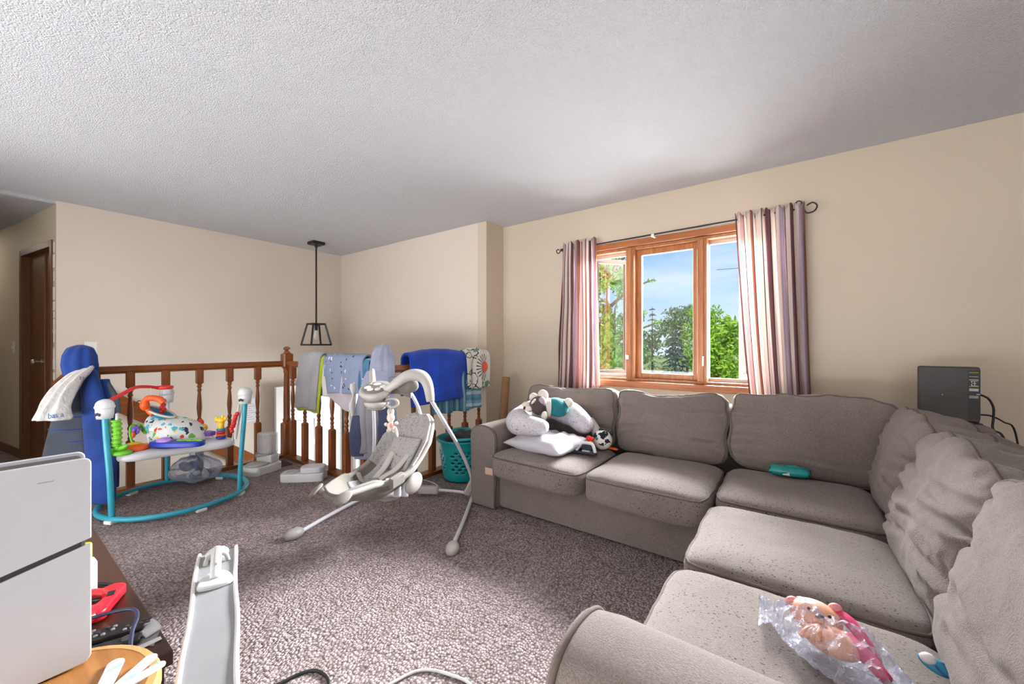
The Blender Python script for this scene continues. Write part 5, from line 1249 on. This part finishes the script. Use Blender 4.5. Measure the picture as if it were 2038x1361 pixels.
b = MB(); b.ball(mu @ V((.045, 0, hz+.012)), (.034, .030, .016), mu.to_3x3(), 12); b.build('handle_mount', 'white', t, smooth='all')
b = MB(); b.tube([mu @ p for p in spl([V((.205, 0, hz+.012)), V((.175, 0, hz+.03)), (V((.12, 0, hz+.036))), V((.07, 0, hz+.034)), V((.04, 0, hz+.022))], 6)], .013, 12, flat=.75); b.build('carrying_handle', 'white', t, smooth='all')
b = MB(); b.box(.075, .185, -.005, .005, hz+.038, hz+.046, mu); b.build('handle_groove', 'lgrey', t, smooth=False, bevel=.003)
b = MB(); b.tube([mu @ p for p in spl([V((.085, -.028, hz)), V((.08, -.018, hz+.022)), V((.08, .018, hz+.022)), V((.085, .028, hz))], 6)], .006, 8); b.build('handle_brace', 'lgrey', t, smooth='all')
# cables on the carpet
b = MB(); b.tube(spl([(-1.45, .52, .005), (-1.415, .605, .006), (-1.40, .665, .006), (-1.37, .705, .006), (-1.32, .715, .006), (-1.27, .70, .006), (-1.20, .64, .006), (-1.12, .55, .006)], 7), .0052, 8); tag(b.build('floor_cable', 'cable', smooth='all'), 'black cable arching across the carpet at the bottom edge', 'cable')
b = MB(); b.tube(spl([(-1.14, .72, .006), (-1.11, .83, .006), (-1.085, .905, .006), (-1.045, .945, .006), (-.98, .97, .006), (-.90, .985, .006), (-.80, .96, .006)], 7), .0048, 8); tag(b.build('floor_cable', 'wcable', smooth='all'), 'white cable arching across the carpet before the near sofa arm', 'cable')
b = MB(); b.tube(spl([(-2.66, 2.20, .006), (-2.55, 2.24, .006), (-2.40, 2.23, .006), (-2.25, 2.14, .006), (-2.27, 2.07, .02)], 6), .004, 8); tag(b.build('swing_cord', 'wcable', smooth='all'), 'thin white cord along the carpet before the teal basket', 'cable')
# ------------------------------------------------------------------ OUTSIDE
def gmat(name, a, b_, sc=.6):
    t = NT(name); n = t.noise(t.co(), sc, 5); return t.fin(t.ramp(n.outputs[0], [(.3, a), (.7, b_)]), .9)
M['lawn'] = gmat('lawn', S(96, 118, 62), S(140, 152, 92))
M['drive'] = gmat('pale_gravel', S(134, 124, 110), S(152, 142, 128), 2)
M['bark'] = plain('bark', S(86, 70, 58), .9, .25, 12)
def leafm(name, c):
    t = NT(name); r = t.n('ShaderNodeObjectInfo'); n = t.noise(t.co(), 1.7, 3); n2 = t.noise(t.co(), 14, 2)
    a = tuple(x*.55 for x in c[:3])+(1,); d = tuple(min(1, x*1.35) for x in c[:3])+(1,)
    col = t.ramp(t.math('ADD', t.math('MULTIPLY', n.outputs[0], .6), t.math('MULTIPLY', n2.outputs[0], .4)), [(.36, a), (.5, c), (.64, d)])
    t.fin(col, .6)
    tl = t.n('ShaderNodeBsdfTranslucent', i_Color=col); mx = t.n('ShaderNodeMixShader', i_0=.3, i_1=t.b.outputs[0], i_2=tl.outputs[0])
    t.t.links.new(mx.outputs[0], t.out.inputs[0]); return t.m
M['leafa'] = leafm('apple_leaves', S(104, 150, 70)); M['leafb'] = leafm('bright_leaves', S(132, 172, 56)); M['leafc'] = leafm('dull_leaves', S(104, 128, 84)); M['needle'] = leafm('spruce_needles', S(66, 100, 100)); M['needled'] = leafm('dark_needles', S(78, 104, 78))
b = MB(); b.box(-60, 60, YW+.2, 140, -2.8, -2.6); struct(b.build('ground_outside', 'lawn', smooth=False), 'lawn and yard outside the window', 'ground')
b = MB(); b.prism([(-4, 13), (1.2, 12), (4, 25), (-2.5, 26)], -2.6, -2.57); struct(b.build('path_gravel', 'drive', smooth=False), 'pale gravel drive outside the window', 'driveway')
def leafs(b, c, rad, n, size, rs, shell=.55):
    for _ in range(n):
        d = V((rs.gauss(0, 1), rs.gauss(0, 1), rs.gauss(0, 1))).normalized(); r = shell+(1-shell)*rs.random()
        p = V(c)+V((d.x*rad[0]*r, d.y*rad[1]*r, d.z*rad[2]*r)); s = size*rs.uniform(.6, 1.3)
        u = V((rs.gauss(0, 1), rs.gauss(0, 1), rs.gauss(0, 1))).normalized(); w = u.orthogonal().normalized()
        vs = [b.bm.verts.new(p+q) for q in (u*s, w*s*.42, -u*s, -w*s*.42)]; b.face(vs)
def tree(name, label, x, y, h, crown, leaf, clumps, n, size, seed, trunk_r=.12, z0=-2.6):
    rs = random.Random(seed); t = thing(name, label, 'tree', (x, y, z0))
    b = MB(); b.tube(spl([(x, y, z0), (x+.05*h*rs.uniform(-1, 1)*.3, y, z0+h*.35), (x, y, z0+crown[3]+.3*crown[2])], 6), lambda q: trunk_r*(1-.75*q), 8); b.build('trunk', 'bark', t, smooth='all')
    b = MB()
    for k in range(clumps):
        a = rs.uniform(0, 2*PI); zz = rs.uniform(-.9, .95); rr = math.sqrt(max(0, 1-zz*zz))*rs.uniform(.45, .9)
        c = V((x+crown[0]*rr*math.cos(a), y+crown[1]*rr*math.sin(a), z0+crown[3]+crown[2]*zz))
        leafs(b, c, (crown[0]*.38, crown[1]*.38, crown[2]*.26), n, size, rs, .3)
    b.build('crown', leaf, t, smooth=False)
    return t
def spruce(label, x, y, h, r, leaf, seed, z0=-2.6, n=60):
    rs = random.Random(seed); t = thing('spruce_tree', label, 'tree', (x, y, z0))
    b = MB(); b.tube([(x, y, z0), (x, y, z0+h*.95)], lambda q: .13*(1-.9*q), 8); b.build('trunk', 'bark', t)
    b = MB()
    for lv in range(15):
        q = lv/15; R = r*(1-q)**.85+.10; zt = z0+h*(.06+.92*q)
        for k in range(int(n*2.2*(.25+R/r))):
            a = rs.uniform(0, 2*PI); s = math.sqrt(rs.random()); L = R*s*(1+.12*math.sin(a*7+lv*2))
            p = V((x+math.cos(a)*L, y+math.sin(a)*L, zt-.42*L*s+rs.uniform(-.04, .05))); sz = rs.uniform(.10, .2)
            out = V((math.cos(a), math.sin(a), -.35)).normalized(); sd = V((-math.sin(a), math.cos(a), rs.uniform(-.4, .4))).normalized()
            b.face([b.bm.verts.new(v) for v in (p-sd*sz*.35, p+out*sz, p+sd*sz*.35, p-out*sz*.4)])
    b.build('foliage', leaf, t, smooth=False); return t
# near leafy tree seen in the left pane, with bare twigs reaching the centre pane
rs = random.Random(4)
def q_(p): return V((-4.59, 9.86, 1.15))+(V(p)-V((-3.4, 7.3, 1.15)))*1.35
t = thing('apple_tree', 'near leafy tree with thin branches outside the left window pane', 'tree', (-4.7, 9.9, -2.6))
b = MB(); b.tube(spl([q_(_p) for _p in [(-3.55, 7.3, -2.6), (-3.45, 7.3, -.6), (-3.25, 7.3, .45), (-2.95, 7.35, 1.0), (-2.78, 7.4, 1.35)]], 8), lambda q: .17*(1-.78*q), 9); b.build('trunk', 'bark', t, smooth='all')
br = [[(-3.05, 7.33, .85), (-2.85, 7.2, 1.25), (-2.82, 7.2, 1.8), (-2.70, 7.2, 2.2)], [(-3.3, 7.3, .3), (-3.25, 7.2, 1.2), (-3.0, 7.2, 1.9), (-3.0, 7.2, 2.8)], [(-2.82, 7.4, 1.25), (-2.5, 7.3, 1.38), (-2.2, 7.25, 1.5), (-1.98, 7.2, 1.56)], [(-2.9, 7.2, 1.9), (-2.5, 7.2, 2.2), (-2.25, 7.2, 2.28), (-2.1, 7.2, 2.32)], [(-3.0, 7.2, 2.4), (-2.5, 7.2, 2.95), (-2.25, 7.2, 3.05), (-2.15, 7.2, 3.03)], [(-3.3, 7.3, .2), (-3.7, 7.2, 1.0), (-3.9, 7.2, 2.0)]]
for p in br: b = MB(); b.tube(spl([q_(_p) for _p in p], 8), lambda q: .045*(1-.8*q), 7); b.build('branch', 'bark', t, smooth='all')
b = MB()
for k in range(120):
    c = V((-3.25+rs.uniform(-.85, .48), 7.3+rs.uniform(-.45, .5), rs.uniform(-.9, 3.4))); leafs(b, q_(c), (.30, .30, .27), 46, .08, rs, .2)
for p in ((-2.12, 7.2, 2.32), (-2.16, 7.2, 3.04), (-2.02, 7.2, 1.56), (-2.3, 7.25, 1.75)): leafs(b, q_(p), (.12, .08, .07), 9, .065, rs, .1)
b.build('crown', 'leafa', t, smooth=False)
spruce('blue green spruce standing in the middle of the view outside', -5.75, 24, 4.8, 1.35, 'needle', 3, n=120)
tree('deciduous_tree', 'tall dull green tree rising behind the spruce outside', -6.9, 32.5, 8.2, (2.5, 2, 2.1, 4.4), 'leafc', 34, 95, .15, 11)
tree('deciduous_tree', 'bright green tree right of the spruce outside the centre pane', -4.5, 26, 6.0, (1.5, 1.4, 2.1, 4.0), 'leafb', 26, 90, .12, 12)
tree('deciduous_tree', 'rounded green tree left of the spruce outside the centre pane', -9.4, 25, 5.2, (1.7, 1.5, 1.9, 3.3), 'leafa', 26, 90, .12, 13)
tree('deciduous_tree', 'bright yellow green tree outside the right window pane', -2.9, 20, 6.6, (1.15, 1.1, 1.75, 3.35), 'leafb', 34, 95, .13, 14)
tree('deciduous_tree', 'dark tree above the neighbouring house roof', -1.6, 34, 7.6, (2.4, 2, 2.2, 4.9), 'leafc', 24, 85, .17, 15)
tree('deciduous_tree', 'distant hazy tree behind the left bushes', -15.5, 42, 7.2, (4.5, 2, 2.6, 4.6), 'leafc', 34, 85, .24, 16)
tree('deciduous_tree', 'low spreading tree further left behind the near leafy tree', -15.8, 27, 6.5, (3.4, 2, 3.0, 3.6), 'leafa', 36, 85, .16, 17)
spruce('thin dark conifer left of the tall trees outside', -10.6, 36, 7.6, 1.0, 'needled', 8, n=40)
for i, (x, y, w, h, m, lb) in enumerate(((-7.9, 19, 1.2, 1.1, 'leafa', 'low bush left of the pale mound outside'), (-3.9, 18, .9, 1.0, 'leafc', 'low bush right of the pale mound outside'), (-2.2, 16, 1.1, 1.2, 'needled', 'dark bush outside the right window pane'), (-5.6, 12, 1.0, 1.1, 'leafb', 'yellow green bush under the near leafy tree'), (-6.3, 21.3, 1.3, 1.5, 'leafc', 'dull green bush at the foot of the spruce'), (-9.9, 21.5, 1.6, 1.7, 'leafa', 'wide bush below the rounded green tree'), (-4.4, 21, 1.4, 1.5, 'leafa', 'bush below the bright green tree'))):
    rs = random.Random(30+i); t = thing('garden_bush', lb, 'bush', (x, y, -2.6))
    b = MB()
    for k in range(16): leafs(b, (x+rs.uniform(-.7, .7)*w, y+rs.uniform(-.5, .5)*w, -2.6+rs.uniform(.25, .9)*h*1.3), (.4*w, .4*w, .34*h), 80, .09, rs, .3)
    b.build('foliage', m, t, smooth=False)
    b = MB(); b.tube([(x, y, -2.6), (x+.05, y, -2.6+h*.7)], .03, 6); b.build('stem', 'bark', t)
b = MB(); b.ball((-4.62, 16.2, -2.58), (.85, .7, 1.78), None, 16, lambda p: V((p.x, p.y, max(p.z, 0)))); o = b.build('covered_mound', 'drive', smooth='all'); tag(o, 'pale domed cover in the yard below the spruce', 'cover')
t = thing('neighbour_house', 'tan neighbouring house with a low roof outside the right pane', 'house', (-1.0, 24, -2.6))
b = MB(); b.box(-2.6, 5, 24, 31, -2.6, .35); b.build('wall', plain('house_siding', S(176, 160, 140), .8, .05), t, smooth=False)
b = MB(); m_ = Matrix(((0, 0, 1, 0), (1, 0, 0, 0), (0, 1, 0, 0), (0, 0, 0, 1))); b.prism([(23.4, .3), (31.6, .3), (27.5, 2.1)], -3.0, 5.4, m_); b.build('roof', plain('house_shingles', S(150, 140, 128), .9, .1), t, smooth=False)
b = MB(); b.box(-1.6, -.8, 23.95, 24.0, -1.9, -.3); b.build('window', 'dgrey', t, smooth=False)
b = MB(); b.tube([(-6, 40, 8.0), (0, 36, 7.2), (6, 30, 7.0)], .02, 5); tag(b.build('utility_wire', 'cable'), 'thin dark overhead wire outside the right pane', 'wire')

# ------------------------------------------------------------------ SKY, LIGHT, CAMERA
w = bpy.data.worlds.new('sky'); scn.world = w; w.use_nodes = True; nt = w.node_tree
bg = nt.nodes['Background']
tc = nt.nodes.new('ShaderNodeTexCoord'); sp = nt.nodes.new('ShaderNodeSeparateXYZ'); nt.links.new(tc.outputs['Generated'], sp.inputs[0])
rp = nt.nodes.new('ShaderNodeValToRGB'); nt.links.new(sp.outputs[2], rp.inputs[0])
cr = rp.color_ramp
for e, (p, c) in zip([cr.elements[0], cr.elements[1]]+[cr.elements.new(.5) for _ in range(2)], ((0, S(226, 240, 252)), (.6, S(84, 150, 232)), (.10, S(190, 224, 250)), (.28, S(122, 184, 244)))): e.position = p; e.color = c
mp = nt.nodes.new('ShaderNodeMapping'); mp.inputs['Scale'].default_value = (2.2, 2.2, 9); nt.links.new(tc.outputs['Generated'], mp.inputs[0])
nz = nt.nodes.new('ShaderNodeTexNoise'); nz.inputs['Scale'].default_value = 1.6; nz.inputs['Detail'].default_value = 6; nt.links.new(mp.outputs[0], nz.inputs['Vector'])
r2 = nt.nodes.new('ShaderNodeValToRGB'); nt.links.new(nz.outputs[0], r2.inputs[0]); r2.color_ramp.elements[0].position = .46; r2.color_ramp.elements[1].position = .72; r2.color_ramp.elements[1].color = (.6, .6, .6, 1)
mx = nt.nodes.new('ShaderNodeMix'); mx.data_type = 'RGBA'; nt.links.new(r2.outputs[0], mx.inputs[0]); nt.links.new(rp.outputs[0], mx.inputs[6]); mx.inputs[7].default_value = (.95, .97, 1, 1)
nt.links.new(mx.outputs[2], bg.inputs[0]); bg.inputs[1].default_value = 1.2
def light(name, typ, loc, energy, col=(1, 1, 1), size=(1, 1), aim=None):
    l = bpy.data.lights.new(name, typ); l.energy = energy; l.color = col
    if typ == 'AREA': l.shape = 'RECTANGLE'; l.size, l.size_y = size
    o = bpy.data.objects.new(name, l); COL.objects.link(o); o.location = loc
    if aim is not None: o.rotation_euler = (V(aim)-V(loc)).to_track_quat('-Z', 'Y').to_euler()
    return o
s_ = light('sun', 'SUN', (0, -10, 20), 5.0, (1, .95, .86), aim=(-3, 5, 0)); s_.data.angle = .01
light('low_sky', 'AREA', (-.3, 6.5, 2.85), 5600, (.98, .985, 1), (3.4, 1.5), aim=(-.88, 2, .8))
light('window_daylight', 'AREA', (-.88, YW+1.35, 1.75), 650, (.97, .985, 1), (3.0, 2.2), aim=(-.88, 0, 1.0))
light('ground_bounce', 'AREA', (-.88, 5.5, -1.7), 1150, (.97, .99, 1), (7, 2.4), aim=(-1.3, .6, 2.44))
light('rear_fill', 'AREA', (.6, -3.9, 1.2), 130, (.98, .985, 1), (2.6, 2.1), aim=(-1.6, 1.0, 3.2))  # unseen fill added behind the camera; the far wall has no door
light('ceiling_fill', 'AREA', (-2.5, -2.2, .08), 600, (.98, .985, 1), (4.6, 2.4), aim=(-2.7, -1.4, 2.44))  # unseen upward fill added near the floor to brighten ceiling and back walls
light('hall_fill', 'AREA', (-7.2, -.45, 2.35), 4, (1, .95, .86), (.4, .4), aim=(-7.2, -.1, 0))  # added fill to lift the dark hallway; no fixture modelled there
light('entry_daylight', 'AREA', (-4.73, YS+.5, -.3), 60, (.97, .985, 1), (.9, 1.6), aim=(-4.73, 0, -.3))
cam = bpy.data.cameras.new('camera'); co_ = bpy.data.objects.new('camera', cam); COL.objects.link(co_)
co_.location = (0, 0, 1.15); co_.rotation_euler = (PI/2, 0, math.radians(36.1))
cam.sensor_width = 36; cam.lens = 36*780/2038; cam.shift_y = (686-680.5)/2038; cam.clip_start = .02; cam.clip_end = 500
scn.camera = co_
vs_ = scn.view_settings; vs_.view_transform = 'Standard'; vs_.look = 'None'; vs_.exposure = -0.13; vs_.gamma = 1; vs_.use_curve_mapping = False
